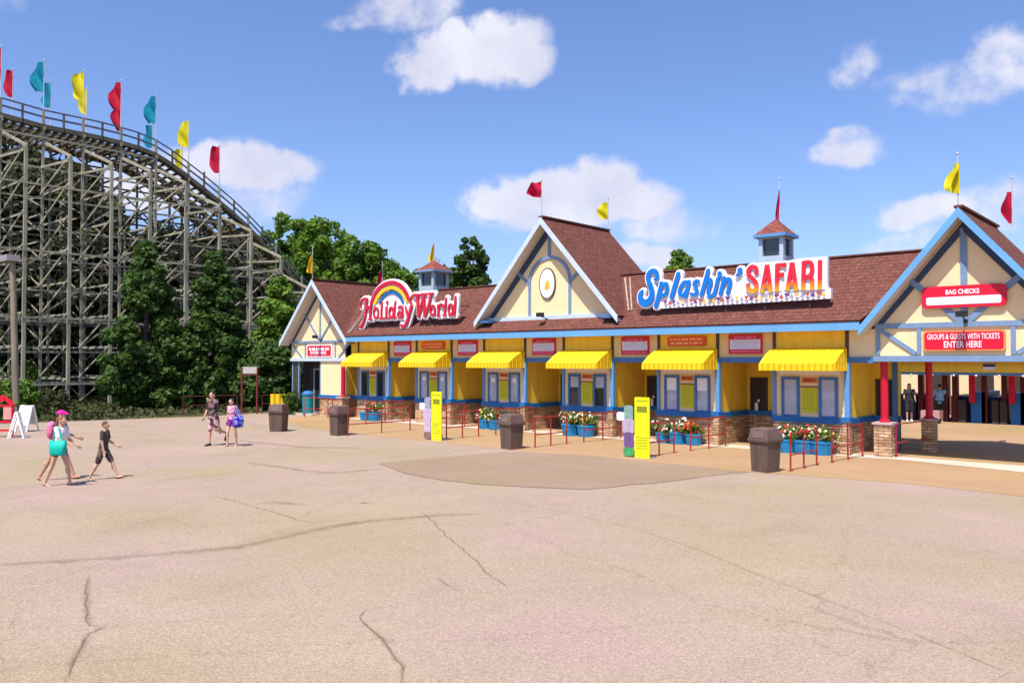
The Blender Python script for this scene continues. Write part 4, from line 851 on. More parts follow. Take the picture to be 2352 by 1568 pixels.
tree('conifer_tree',(-39.8,69,0),13.2,8,leaf_bright,"small green treetop above the Splashin' lettering",27,12000,.38,'cone',.25,.3,(.9,1.5),34)
tree('leafy_tree',(-48,46,0),10.2,5,leaf_mid,'green tree partly hidden by the rainbow sign',28,8000,.38,'round',.3,.2,(.8,1.3),26,'bright trees behind the building')
# bare little tree
t=thing('bare_tree',(-43.9,40.5,0),'thin bare tree left of the left cupola','tree'); g=MB(); rr=random.Random(5)
def br(p,d,l,r,dep):
    q=p+d*l; g.cyl(p,q,r,r*.65,5,cap=False)
    if dep:
        for i in range(3): br(q,(d+Vector((rr.uniform(-.6,.6),rr.uniform(-.6,.6),rr.uniform(0,.5)))).normalized(),l*.62,r*.6,dep-1)
br(Vector((-43.9,40.5,0)),Vector((0,0,1)),7.2,.09,0); br(Vector((-43.9,40.5,7.2)),Vector((.05,0,1)),1.3,.05,4)
g.build('trunk',mat('bare_branch',(.30,.27,.27),.9),t)
# dark wood behind and below the coaster
proto=[tree('woodland_tree',(-74,20+3*i,0),12.5+i,7.5,[leaf_wood,leaf_wood,leaf_olive][i],'dark woodland tree standing behind the coaster timbers',60+i,15000,.46,'round',.3,.1,(1,1.8),40,'woodland trees behind the coaster') for i in range(3)]
rr=random.Random(21)
WP=[]
for (px,dp,ty) in ((15,63,400),(75,66,400),(150,66,440),(60,78,390),(215,69,480),(275,68,540),(340,72,540),(400,75,560),(450,70,560),(520,76,590),(590,86,600),(120,80,400),(190,85,450),(315,85,510),(-10,88,360),(385,88,520),(470,90,520),(545,90,560),(40,64,540),(180,63,620),(120,62,640),(250,63,640),(0,61,600)):
    q=ray(px,826); q=Vector((q.x,q.y,0))*dp; WP.append((q.x,q.y,((826-ty)/F*dp+CH)/13.3))
for i,(x,y,s_) in enumerate(WP): copy_thing(proto[i%3],(x,y,-.3),rr.uniform(0,6),(s_*1.05,s_*1.05,s_*rr.uniform(.92,1.08)))
for i,p_ in enumerate(proto): p_.location=[(-74,21.5,-.2),(-79,29,-.2),(-76,40,-.2)][i]; p_.scale=[(1.0,)*3,(1.0,)*3,(.74,)*3][i]
# undergrowth and bushes
bush=[tree('bush',(-48,14+i,0),2.2,3.0,[leaf_mid,leaf_olive][i],'bush growing under the coaster timbers',80+i,3500,.22,'round',.06,.0,(.4,.8),16,'bushes below the coaster','bush') for i in range(2)]
BP=[(-43.6,13.6,.85),(-45.2,15.6,.6),(-59,19,1.1),(-48.5,26,1.0),(-60,31,1.3),(-50,31,1.0),(-66,20,1.3),(-55,36,1.3),(-62,38,1.3),(-68,28,1.3)]
for i,(x,y,s_) in enumerate(BP): copy_thing(bush[i%2],(x,y,-.1),rr.uniform(0,6),s_)
bush[0].location=(-42.9,12.6,-.1); bush[0].scale=(.8,)*3; bush[0]['label']='bright green bush at the foot of the light pole'; bush[0]['group']='bushes below the coaster'
bush[1].location=(-56,27,-.1)
# ground cover
r_=np.random.default_rng(4); n=26000; px_=r_.uniform(-72,-38.5,n); py_=r_.uniform(6,42,n)
ok=~((px_>-42.0)&(py_<13)) & ~((px_>-39.3)&(py_>8)&(py_<40))
px_=px_[ok];py_=py_[ok]; n=len(px_)
v,f=leaves(np.stack([px_,py_,np.full(n,.05)],1),np.full(n,.16),n,.26,9)
gcov=thing('x',(0,0,0)); bpy.data.objects.remove(gcov)
me=np_mesh('ground_cover',v,f,leaf_olive,None,(0,0,0)); me['kind']='stuff'; me['label']='low dark ground cover below the coaster'
# ------------------------------------------------------------------ trash bins
binm=mat('brown_plastic',(.105,.068,.052),.6,.35,3.5,.4,14,stretch=(1,1,.35)); bind=mat('brown_plastic_lid',(.135,.085,.072),.6,.25,5)
def box8(b,w0,d0,z0,w1,d1,z1): b.add([(-w0,-d0,z0),(w0,-d0,z0),(w0,d0,z0),(-w0,d0,z0),(-w1,-d1,z1),(w1,-d1,z1),(w1,d1,z1),(-w1,d1,z1)],[(0,3,2,1),(4,5,6,7),(0,1,5,4),(1,2,6,5),(2,3,7,6),(3,0,4,7)])
tb0=thing('trash_bin',(0,0,0),'x','trash bin','brown trash bins on the forecourt')
b=MB(); box8(b,.235,.235,.02,.265,.265,.76); box8(b,.24,.24,0,.24,.24,.02); b.build('body',binm,tb0)
b=MB(); box8(b,.30,.30,.74,.31,.31,.80); box8(b,.285,.285,.80,.245,.245,1.05); box8(b,.245,.245,1.05,.235,.235,1.07); b.build('lid',bind,tb0)
for sg in(-1,1):
    b=MB(); P=[(-.17,.277,.84),(.17,.277,.84),(.155,.254,1.0),(-.155,.254,1.0)]; b.add([(x,sg*y,z) for x,y,z in P]+[(x,sg*(y+.012),z) for x,y,z in P],[(0,1,2,3),(4,5,6,7),(0,1,5,4),(1,2,6,5),(2,3,7,6),(3,0,4,7)]); b.build('push_flap',mat('flap_brown',(.17,.11,.09),.5),tb0)
tb0.location=(-8.75,19.3,0); tb0.rotation_euler=(0,0,R(-13)); tb0['label']='brown square trash bin nearest the camera, right of the tall yellow boards'
copy_thing(tb0,(-16.85,19.0,0),R(-8),1,'brown trash bin between the two yellow height boards'); copy_thing(tb0,(-24.6,18.25,0),R(-3),1,'brown trash bin in front of the first ticket booth'); copy_thing(tb0,(-27.7,17.7,0),R(30),(1.05,1.05,.97),'leftmost brown trash bin, nearest the walking couple')
# ------------------------------------------------------------------ queue rails
def railing(P,label,zt=.93,zm=.40,group='dark red queue rails',mids=()):
    rm=darkred if zt<.95 else mat('darker_red_rail',(.10,.018,.02),.6,.2,8)  # taller fence rails get a darker red
    t=thing('queue_rail',(P[0][0],P[0][1],0),label,'railing',group)
    pts=[Vector((p[0],p[1],0)) for p in P]
    for p in pts:
        b=MB(); b.cyl(p,p+Vector((0,0,zt)),.023,n=8); b.cyl(p,p+Vector((0,0,.012)),.06,n=10); b.build('post',rm,t)
    for z in (zt,zm):
        b=MB()
        for a,c in zip(pts,pts[1:]): b.cyl(a+Vector((0,0,z)),c+Vector((0,0,z)),.019,n=8)
        b.build('rail',rm,t)
    return t
XR=[-28.0,-24.15,-20.45,-16.45,-12.45,-8.22]; wn=['first','second','third','fourth','fifth','sixth']
for i,x in enumerate(XR):
    if i: railing([(x-.08,18.35 if i==1 else 19.75),(x-.05,19.9 if i==1 else 20.5),(x-.03,21.3)],'outer dark red queue rail running towards the camera, %s from the left'%wn[i])
    railing([(x+.06,22.12),(x+.14,23.1),(x+.2,24.08)],'short dark red queue rail against the wall, %s from the left'%wn[i])
railing([(-7.25,24.55),(-6.98,26.6)],'dark rail between the two right stone plinths')
railing([(-33.6,22.9),(-32.3,23.3),(-31.4,22.9)],'red rail in front of the cream left wall')
railing([(-38.75,19.4),(-38.05,21.9)],'dark red fence rail left of the gateway',.95,.5)
railing([(-37.35,22.9),(-37.0,23.9),(-36.9,24.1)],'dark red fence rail right of the gateway',.95,.5)
railing([(-36.75,24.0),(-35.9,23.9),(-35.0,23.8)],'dark rail in front of the glass vestibule',.95,.5)
# gateway
t=thing('gateway_frame',(-37.6,22.3,0),'tall dark red gate frame with a pale blank panel on top','gate')
a=G(555,951); c=G(590,950); b=MB(); b.cyl(a,a+Vector((0,0,2.35)),.05,n=8); b.cyl(c,c+Vector((0,0,2.35)),.05,n=8); b.beam(a+Vector((0,0,1.98)),c+Vector((0,0,1.98)),.06,.06); b.build('frame',mat('gate_red',(.16,.02,.025),.6,.2,6),t)
b=MB(); b.beam(a+Vector((0,0,2.22)),c+Vector((0,0,2.22)),.06,.34); b.build('panel',mat('aged_white',(.55,.52,.48),.6,.1,5),t)
# yellow posts
for i in range(3):
    p=G(627+i*12,950); t=thing('yellow_bollard',p,'%s of three short yellow posts behind the leftmost bin'%['left','middle','right'][i],'bollard','yellow posts by the fence')
    b=MB(); b.cyl(p+Vector((0,0,.45)),p+Vector((0,0,1.0)),.13,n=14); b.build('sleeve',mat('bollard_yellow',(.78,.50,.02),.5,.1,5),t); b=MB(); b.cyl(p,p+Vector((0,0,.62)),.05,n=8); b.build('stem',darkred,t)
# turquoise bin and planting by the vestibule
p=Vector((-34.6,23.75,0)); t=thing('recycling_bin',p,'turquoise rounded recycling bin by the glass vestibule','bin'); b=MB(); b.lathe(p,[(.22,0),(.25,.1),(.27,.9),(.24,1.0)],18); b.build('body',mat('turquoise_plastic',(.01,.22,.26),.4,.15,4),t); b=MB(); b.lathe(p,[(.30,1.0),(.30,1.08),(.2,1.18),(.05,1.22)],18); b.build('lid',mat('bin_blue',(.03,.14,.34),.4),t)
for i,(x,y) in enumerate(((-36.2,23.75),(-35.55,23.7),(-35.9,23.45))): tree('shrub',(x,y,0),.95,.8,leaf_dark if i<2 else leaf_mid,'%s shrub below the vestibule glass'%['leftmost dark','middle dark','small brighter'][i],90+i,900,.12,'round',.02,.0,(.15,.28),10,'shrubs by the vestibule','shrub')
onebox('vestibule_kerb',palem,-36.9,23.55,0,-34.0,24.0,.10)
# ------------------------------------------------------------------ flower tubs
tubm=mat('blue_tub',(.015,.20,.42),.5,.25,7); FLM={'white':mat('petal_white',(.80,.76,.60),.6),'red':mat('petal_red',(.60,.035,.03),.6),'yellow':mat('petal_yellow',(.80,.62,.12),.6),'orange':mat('petal_orange',(.70,.22,.03),.6),'pink':mat('petal_pink',(.75,.35,.35),.6)}
def tub(x,y,s,cols,label,seed):
    t=thing('flower_tub',(x,y,0),label,'planter','blue flower tubs in front of the booths'); b=MB(); b.lathe((x,y,0),[(.235*s,0),(.27*s,.22*s),(.28*s,.30*s),(.295*s,.31*s),(.295*s,.36*s),(.24*s,.36*s)],14); b.build('tub',tubm,t)
    rr=np.random.default_rng(seed); n=9; C=[(x+rr.uniform(-.26,.26)*s,y+rr.uniform(-.22,.22)*s,.36*s+rr.uniform(.02,.30)*s) for _ in range(n)]
    v,f=leaves(C,[.17*s]*n,620,.09,seed); np_mesh('foliage',v,f,leaf_mid,t,(x,y,0))
    for ci,cn in enumerate(cols):
        b=MB()
        for i in range(int(46/len(cols))+4):
            c=C[int(rr.integers(n))]; d=Vector(rr.normal(size=3)); d.y-=.8; d.z+=.5; d.normalize(); q=Vector(c)+d*.17*s; r0=.046*rr.uniform(.8,1.4)
            u_=d.orthogonal().normalized(); w_=d.cross(u_); vs=[q+d*.015]
            for k in range(10): a=2*math.pi*k/10; rad=r0*(1 if k%2 else .6); vs.append(q+u_*math.cos(a)*rad+w_*math.sin(a)*rad)
            b.add(vs,[(0,k+1,(k+1)%10+1) for k in range(10)])
        b.build('blossom',FLM[cn],t,fix=False)
TUBS=[(-29.75,23.55,1.05,['white','pink']),(-29.2,23.6,1.1,['red','white']),(-22.5,23.8,1.05,['white','yellow']),(-21.9,23.75,1.05,['white','red']),(-18.15,23.7,1.2,['white','yellow']),(-17.5,23.75,1.15,['yellow','orange','white']),
(-14.3,23.75,1.0,['white','red']),(-13.75,23.72,1.1,['red','white']),(-13.2,23.75,1.0,['orange','red']),(-10.05,23.72,1.1,['red','white']),(-9.55,23.7,1.12,['white','red']),(-9.05,23.74,1.1,['white','yellow'])]
wh=['left tub','right tub']
labs=['pale flowered tub left below the first booth','red flowered tub right below the first booth','white flowered tub left below the third booth','white and red tub right below the third booth, behind the bin','blue tub of white flowers left below the fourth booth','blue tub of yellow and orange flowers right below the fourth booth','left of three red flowered tubs below the fifth booth','middle of three red flowered tubs below the fifth booth','right of three red flowered tubs below the fifth booth','red and white flowered tub left below the sixth booth','white flowered tub in the middle below the sixth booth','cream flowered tub right below the sixth booth']
for i,(x,y,s_,c) in enumerate(TUBS): tub(x,y,s_,c,labs[i],100+i)
# ------------------------------------------------------------------ yellow height boards
yel=mat('board_yellow',(.80,.80,.01),.4,.04,3); olive=mat('board_print',(.22,.24,.01),.6)
for i,(x,y,h,lab) in enumerate(((-20.48,19.24,1.66,'bright yellow upright height board left of the middle bin'),(-12.50,19.61,1.70,'bright yellow upright height board in front of the fifth booth'))):
    t=thing('height_board',(x,y,0),lab,'display board','yellow height boards'); w=.24
    b=MB(); b.prism(rrect(x-w,.0,x+w,h,.03,3),y-.02,y+.02); b.build('board',yel,t)
    b=MB(); b.box(x-w-.04,y-.0,0,x+w+.04,y+.28,.03); b.beam((x,y+.27,.02),(x,y+.02,1.0),.04,.04); b.build('stand',mat('stand_grey',(.3,.3,.3),.6),t)
    b=MB(); fine(b,x-w+.04,x+w-.03,h-.10,.03,y-.024,i); b.box(x-w+.07,y-.024,h-.42,x+w-.07,y-.021,h-.25); 
    for k in range(5): fine(b,x-w+.05,x+w-.05,h*.34-.075*k,.02,y-.024,i+k)
    b.build('print',olive,t)
    # plain cut-out panel attached beside it
    x1=x-w; cols=[('panel_grey_lilac',(.30,.29,.34)),('panel_lilac',(.50,.38,.50)),('panel_lilac',(0,0,0)),('panel_brown',(.20,.13,.12))] if i==0 else [('panel_grey_green',(.20,.32,.27)),('panel_mauve',(.42,.34,.44)),('panel_plum',(.14,.08,.22)),('panel_green',(.05,.30,.10))]
    for q,(z0,z1,a_,c_) in enumerate(((1.02,1.46,.36,.06),(.66,1.08,.42,.03),(.24,.70,.36,.05),(.03,.27,.38,.02))):
        b=MB(); b.prism(rrect(x1-a_,z0,x1-c_,z1,.09,5),y-.015-.003*q,y+.012); b.build('side_panel',mat(*cols[q],.6,.25,6),t)
    b=MB(); b.prism(rrect(x1-.60,1.02,x1-.34,1.26,.06,4),y-.03,y-.016); b.build('blank_bubble',white,t)
# ------------------------------------------------------------------ left frame edge: pole, signs, red rack
p=G(38,963); t=thing('light_pole',p,'leaning weathered light pole with a box lamp, left frame edge','street lamp'); top=p+Vector((-.50,-.1,7.35))
b=MB(); b.cyl(p+Vector((0,0,-.1)),top,.17,.12,12); b.build('pole',mat('pole_wood_grey',(.21,.175,.125),.8,.25,3,stretch=(1,1,.2)),t)
b=MB(); b.box(top.x-1.1,top.y-.35,top.z-.02,top.x+.35,top.y+.2,top.z+.26); b.build('lamp_housing',mat('lamp_grey',(.30,.27,.28),.5),t)
def asign(loc,rz,w,h,label,face):
    t=thing('folding_sign',(0,0,0),label,'folding sign','white folding signs'); b=MB()
    for sg in(-1,1):
        for e in(-1,1): b.beam((e*w/2,sg*h*.30,0),(e*w/2,sg*.02,h),.05,.05)
        b.beam((-w/2,sg*.03,h-.03),(w/2,sg*.03,h-.03),.04,.05); b.beam((-w/2,sg*h*.22,h*.28),(w/2,sg*h*.22,h*.28),.03,.05)
    b.build('frame',white,t)
    if face:
        b=MB()
        for sg in(-1,1): b.slab([(-w/2+.03,sg*h*.21,h*.30),(w/2-.03,sg*h*.21,h*.30),(w/2-.03,sg*.04,h-.04),(-w/2+.03,sg*.04,h-.04)],.015,(0,sg,.3))
        b.build('panel',mat('panel_greenish_white',(.55,.60,.54),.5,.08,4),t)
    t.location=loc; t.rotation_euler=(0,0,rz); return t
asign(G(39,1006),R(-48.5),.12,.92,'open white folding sign standing end-on to the camera',False); asign(G(62,990),R(30),.5,1.0,'white folding sign with a pale panel behind the end-on one',True)
p=G(4,1004); t=thing('red_stroller_rack',p,'red rack with pinkish panel cut off by the left frame edge','rack'); b=MB(); d=Vector((.7485,.6631,0)); n_=Vector((-.6631,.7485,0))
for o in(-.55,.38): b.beam(p+d*o,p+d*o+Vector((0,0,1.15)),.06,.06)
for z in(.25,.55,1.12): b.beam(p-d*.6+Vector((0,0,z)),p+d*.38+Vector((0,0,z)),.05,.07)
b.beam(p-d*.6+Vector((0,0,1.15)),p+d*.1+Vector((0,0,1.42)),.06,.2); b.beam(p+d*.1+Vector((0,0,1.40)),p+d*.4+Vector((0,0,1.15)),.06,.12); b.build('frame',signred,t)
b=MB(); b.beam(p+d*.05+n_*.0+Vector((0,0,.86)),p+d*.33+Vector((0,0,.86)),.03,.46); b.beam(p-d*.6+Vector((0,0,1.0)),p-d*.1+Vector((0,0,1.0)),.03,.16); b.build('panel',mat('pink_panel',(.62,.28,.25),.5),t)
# ------------------------------------------------------------------ far turnstile hall seen through the passage
hall=thing('turnstile_hall',(-8,41,0),'dim entrance hall with blue partitions behind the right passage','building')
def hp(name,m,*q,**k):
    b=MB(); b.box(*q); return b.build(name,m,hall)
hp('header',gold,-12.4,38.9,2.20,0,39.0,2.66); hp('roof',roofx,-12.6,38.6,2.66,0,42.0,2.80); hp('lower_beam',timbr,-12.4,38.88,2.10,0,39.02,2.2)  # roof stops short of the back wall to let sun onto it
hp('back_wall',cream,-13,45,0,0,45.1,2.66)
for x in(-11.6,-9.7,-8.1,-6.1): hp('door',inter,x,44.94,0,x+.9,45,2.0)
hd_=mat('hall_dark_red',(.10,.01,.012),.5); db=mat('deep_blue',(.01,.03,.12),.5)
for x in(-12.4,-10.75,-9.75,-9.35,-8.2,-7.45,-6.75,-6.1): hp('dark_column',hd_,x-.11,40.0,0,x+.11,40.3,2.2)
for x in(-8.62,-7.12,-5.6): hp('red_column',redm,x-.12,39.75,.9,x+.12,39.95,2.1)
for x,w in((-8.72,.55),(-7.22,.65),(-5.7,.9)): hp('blue_partition',sillm,x,40.0,0,x+w,43,1.35)
for x,w in((-11.95,.9),(-10.95,.5),(-9.6,.8),(-8.1,.5),(-6.5,.6)): hp('blue_partition',db,x,40.4,0,x+w,43,1.15)
for x in(-9.2,-7.9,-7.65,-6.4): hp('turnstile',inter,x,39.9,0,x+.3,40.35,1.0)
for i,x in enumerate((-11.75,-8.0)): hp('small_notice',signpanel,x,38.87,2.33,x+.45,38.9,2.58); hp('small_notice_top',mat('deep_blue',(0,0,0)),x,38.86,2.46,x+.45,38.87,2.56)
for i in range(6): 
    b=MB(); b.sphere((-10.8+i*.85,38.8,2.08),.05,8); b.build('globe_lamp',soff,hall,smooth=True)
p=G(2160,967); t=thing('notice_cart',(-10.0,38.7,0),'pinkish low cart beside the person in light blue','cart'); b=MB(); b.box(-10.35,38.5,.2,-9.6,38.9,.55); b.build('box',mat('cart_pink',(.45,.25,.25),.6,.2,3),t); b=MB(); 
for x in(-10.2,-9.75): b.cyl((x,38.48,.14),(x,38.92,.14),.13,n=12)
b.build('wheel',blackm,t)
# ------------------------------------------------------------------ people
skinm=mat('skin_light',(.55,.32,.22),.55,.06,6); skinr=mat('skin_tanned',(.46,.25,.16),.55,.06,6)
class Body:
    def __init__(s): s.b=MB()
    def cap(s,a,b_,r0,r1,n=12):
        a=Vector(a);b_=Vector(b_);d=b_-a; L_=d.length
        if L_<1e-5: s.b.sphere(a,r0,8); return
        d/=L_; u=d.orthogonal().normalized(); w=d.cross(u); pr=[]
        for t in (-90,-60,-30,0): pr.append((-math.sin(R(-t))*r0,math.cos(R(t))*r0+1e-4))
        for t in (0,30,60,90): pr.append((L_+math.sin(R(t))*r1,math.cos(R(t))*r1+1e-4))
        vs=[]
        for (h,r) in pr:
            for i in range(n): q=2*math.pi*i/n; vs.append(a+d*h+u*(math.cos(q)*r)+w*(math.sin(q)*r))
        m=len(pr); s.b.add(vs,[(j*n+i,j*n+(i+1)%n,(j+1)*n+(i+1)%n,(j+1)*n+i) for j in range(m-1) for i in range(n)]+[tuple(range(n))[::-1],tuple(range((m-1)*n,m*n))])
    def ell(s,c,r):
        s.b.sphere(c,1,12,r)
    def mesh(s,name,m,parent,vox,sm=4):
        me=bpy.data.meshes.new(name); me.from_pydata([tuple(v) for v in s.b.v],[],s.b.f); bm=bmesh.new(); bm.from_mesh(me); bmesh.ops.recalc_face_normals(bm,faces=bm.faces); bm.to_mesh(me); bm.free()
        ob=bpy.data.objects.new(name,me); sc.collection.objects.link(ob); md=ob.modifiers.new('r','REMESH'); md.mode='VOXEL'; md.voxel_size=vox; sd=ob.modifiers.new('s','SMOOTH'); sd.iterations=sm; sd.factor=.5
        dg=bpy.context.evaluated_depsgraph_get(); dg.update(); m2=bpy.data.meshes.new_from_object(ob.evaluated_get(dg)); bpy.data.objects.remove(ob); m2.name=name
        m2.materials.clear(); m2.materials.append(m); m2.polygons.foreach_set('use_smooth',[True]*len(m2.polygons)); o=bpy.data.objects.new(name,m2); sc.collection.objects.link(o); o.parent=parent; return o
def person(loc,head,H,label,skin,hairm,P,group=None):
    """local frame: +Y forward, X right. P holds pose and clothing."""
    t=thing('person',(0,0,0),label,'person',group); k=H/1.7; slim=P.get('slim',1.0)
    V_=lambda x,y,z: Vector((x,y,z))*k
    lean=P.get('lean',0.03)
    hipz=.90; hp_=V_(0,0,hipz); 
    def legp(sg,th,kn,sp=.0):
        h=V_(sg*.09,0,hipz-.02); kd=Vector((sg*.02+sp,math.sin(th),-math.cos(th))).normalized(); kk=h+kd*.43*k
        a2=th-kn; ad=Vector((sp*.5,math.sin(a2),-math.cos(a2))).normalized(); an=kk+ad*.41*k; return h,kk,an,a2
    legs=[legp(1,*P['rleg']),legp(-1,*P['lleg'])]
    low=min(l[2].z for l in legs); dz=-(low-.075*k); sh=Vector((0,0,dz))
    def armp(sg,up,out,el,elout=0):
        s_=V_(sg*.175*slim,lean*1.0+.0,1.385); d=Vector((sg*math.sin(out),math.sin(up)*math.cos(out),-math.cos(up)*math.cos(out))).normalized(); e=s_+d*.285*k
        a=up+el; f=Vector((sg*math.sin(out*.4+elout),math.sin(a)*math.cos(out*.4),-math.cos(a)*math.cos(out*.4))).normalized(); w=e+f*.25*k; return s_,e,w,f
    arms=[armp(1,*P['rarm']),armp(-1,*P['larm'])]
    b=Body(); A=lambda v: v+sh
    chest=A(V_(0,lean,1.25)); bel=A(V_(0,lean*.5,1.05)); pel=A(V_(0,0,.93)); nk=A(V_(0,lean*1.3,1.42)); 
    hd=A(V_(0,lean*1.6+.01,1.575)); 
    b.ell(chest,(.155*k*slim,.105*k*slim,.17*k)); b.ell(bel,(.135*k*slim,.10*k*slim,.16*k)); b.ell(pel,(.155*k*slim,.115*k*slim,.12*k))
    b.cap(A(V_(-.12*slim,lean,1.37)),A(V_(.12*slim,lean,1.37)),.06*k,.06*k); b.cap(A(V_(0,lean,1.36)),nk+Vector((0,0,.06*k)),.055*k,.05*k)
    b.ell(hd,(.073*k,.092*k,.108*k)); b.ell(hd+V_(0,.03,-.05),(.055*k,.06*k,.06*k)); b.ell(hd+V_(0,.097,-.02),(.014*k,.022*k,.028*k))
    for sg in(-1,1): b.ell(hd+V_(sg*.076,-.005,-.01),(.012*k,.02*k,.032*k)); b.ell(hd+V_(sg*.03,.085,.012),(.017*k,.012*k,.010*k))
    b.cap(hd+V_(-.02,.088,-.062),hd+V_(.02,.088,-.062),.009*k,.009*k)
    for (h,kk,an,a2) in legs:
        b.cap(A(h),A(kk),.082*k*slim,.052*k); b.cap(A(kk),A(an),.052*k,.034*k); b.ell(A(kk.lerp(an,.28))-V_(0,.015,0),(.05*k,.052*k,.10*k)); 
        ft=Vector((0,math.cos(a2*.8),math.sin(a2*.8)-.12)).normalized(); heel=A(an)+Vector((0,-.03*k,-.035*k)); b.cap(heel,heel+ft*.17*k-Vector((0,0,.012*k)),.036*k,.028*k)
    for i,(s_,e,w,f) in enumerate(arms):
        sg=1 if i==0 else -1
        b.cap(A(s_),A(e),.046*k*slim,.036*k); b.cap(A(e),A(w),.036*k,.025*k)
        side=Vector((0,1,0)) if abs(f.y)<.8 else Vector((0,0,1)); side=(side-f*side.dot(f)).normalized(); pn=A(w)+f*.05*k; b.cap(A(w)+side*.012*k,pn+side*.014*k,.022*k,.020*k); b.cap(A(w)-side*.012*k,pn-side*.014*k,.022*k,.020*k)
        inn=f.cross(side)*.4*sg
        for q,(o,l_) in enumerate(((.030,.070),(.011,.080),(-.009,.075),(-.028,.058))):
            r0=pn+side*o*k+f*.012*k; m1=r0+(f*.9+inn*.25).normalized()*l_*.5*k; m2_=m1+(f*.8+inn*.9).normalized()*l_*.5*k; b.cap(r0,m1,.0095*k,.0088*k,8); b.cap(m1,m2_,.0088*k,.007*k,8)
        th0=A(w)+f*.02*k+side*.028*k; b.cap(th0,th0+(f*.7+side*.6+inn*.3)*.045*k,.012*k,.009*k,8)
    b.mesh('body',skin,t,.0085 if P.get('near',1) else .014,3)
    # clothing
    top=Body(); g_=.018*k; tk=P['top']
    top.ell(chest,(.155*k*slim+g_,.105*k*slim+g_,.17*k+g_)); top.ell(bel,(.138*k*slim+g_,.102*k*slim+g_,.17*k)); top.ell(pel+Vector((0,0,.03*k)),(.155*k*slim+g_,.115*k*slim+g_,P.get('hem',.11)*k))
    if tk!='tank':
        top.cap(A(V_(-.12*slim,lean,1.36)),A(V_(.12*slim,lean,1.36)),.068*k+.0,.068*k)
        for (s_,e,w,f) in arms: top.cap(A(s_),A(s_.lerp(e,P.get('sleeve',.62))),.058*k*slim+.008,.056*k*slim+.01)
    else:
        for sg in(-1,1): top.cap(A(V_(sg*.08,lean,1.33)),A(V_(sg*.09,lean,1.40)),.05*k,.03*k)
    top.mesh('top',P['topm'],t,.012,5)
    lo_=Body(); lo_.ell(pel,(.155*k*slim+g_,.115*k*slim+g_,.12*k+.01)); 
    for (h,kk,an,a2) in legs: lo_.cap(A(h),A(h.lerp(kk,P['shorts'])),.088*k*slim+g_,.070*k*slim+g_*P.get('loose',1.2))
    lo_.mesh('shorts',P['shortm'],t,.012,4)
    sho=Body()
    for (h,kk,an,a2) in legs:
        ft=Vector((0,math.cos(a2*.8),math.sin(a2*.8)-.12)).normalized(); heel=A(an)+Vector((0,-.035*k,-.055*k)); 
        if P.get('shoe','flip')=='flip': sho.cap(heel-Vector((0,0,.008*k)),heel+ft*.19*k-Vector((0,0,.012*k)),.026*k,.026*k)
        else: sho.cap(heel+Vector((0,0,.02*k)),heel+ft*.19*k+Vector((0,0,.0)),.05*k,.04*k)
    sho.mesh('shoes',P['shoem'],t,.01,1)
    hr=Body(); hh=P['hair']
    hr.ell(hd+V_(0,-.018,.028),(.083*k,.094*k,.097*k))
    if hh=='long': hr.cap(hd+V_(0,-.07,0),hd+V_(0,-.10,-.30),.07*k,.05*k); hr.cap(hd+V_(.05,-.03,-.02),hd+V_(.05,-.04,-.18),.035*k,.03*k); hr.cap(hd+V_(-.05,-.03,-.02),hd+V_(-.05,-.04,-.18),.035*k,.03*k)
    if hh=='tail': hr.cap(hd+V_(0,-.09,.03),hd+V_(0,-.14,-.14),.045*k,.022*k); hr.ell(hd+V_(0,-.10,.03),(.045*k,.045*k,.045*k))
    if hh=='bun': hr.ell(hd+V_(0,-.08,.08),(.05*k,.05*k,.05*k))
    hr.mesh('hair',hairm,t,.011,3)
    if 'cap' in P:
        c=Body(); c.ell(hd+V_(0,-.012,.05),(.090*k,.102*k,.080*k)); c.cap(hd+V_(-.025,.08,.045),hd+V_(-.02,.155,.03),.028*k,.022*k); c.cap(hd+V_(.025,.08,.045),hd+V_(.02,.155,.03),.028*k,.022*k); c.mesh('cap',P['cap'],t,.010,3)
    if 'pack' in P:
        c=Body(); c.ell(chest+V_(0,-.20,-.04),(.15*k,.11*k,.23*k)); c.cap(chest+V_(-.09,-.12,.12),chest+V_(-.09,.10,.10),.022*k,.022*k); c.cap(chest+V_(.09,-.12,.12),chest+V_(.09,.10,.10),.022*k,.022*k)
        o=c.mesh('backpack',P['pack'],t,.012,3)
    t.location=loc; t.rotation_euler=(0,0,head); t.scale=(.955,)*3
    return t,dict(arms=[[A(q) for q in a[:3]] for a in arms],chest=chest,pel=pel,k=k)
hairb=mat('hair_dark_brown',(.03,.018,.012),.6); hairg=mat('hair_ginger',(.22,.09,.035),.6,.2,30); hairl=mat('hair_light_brown',(.10,.06,.03),.6,.2,30)
def camo(name,c1,c2,sc_=9):
    m=mat(name,c1,.8,.01,sc_); n=m.node_tree.nodes
    for q in n:
        if q.type=='VALTORGB': q.color_ramp.interpolation='CONSTANT'; q.color_ramp.elements[0].position=0; q.color_ramp.elements[1].position=.5; q.color_ramp.elements[0].color=(*c1,1); q.color_ramp.elements[1].color=(*c2,1)
        if q.type=='TEX_NOISE': q.inputs['Detail'].default_value=1
    return m
HR=math.atan2(.6631,.7485)-math.pi/2   # heading: rightwards in the picture
def place(px,py,z=0): return G(px,py,z)
white_t=mat('shirt_white',(.78,.72,.78),.8,.03,5); blk=mat('cloth_black',(.025,.025,.03),.8); pinkc=mat('cap_pink',(.75,.01,.28),.7); packm=mat('backpack_pink',(.62,.16,.30),.7,.35,5)
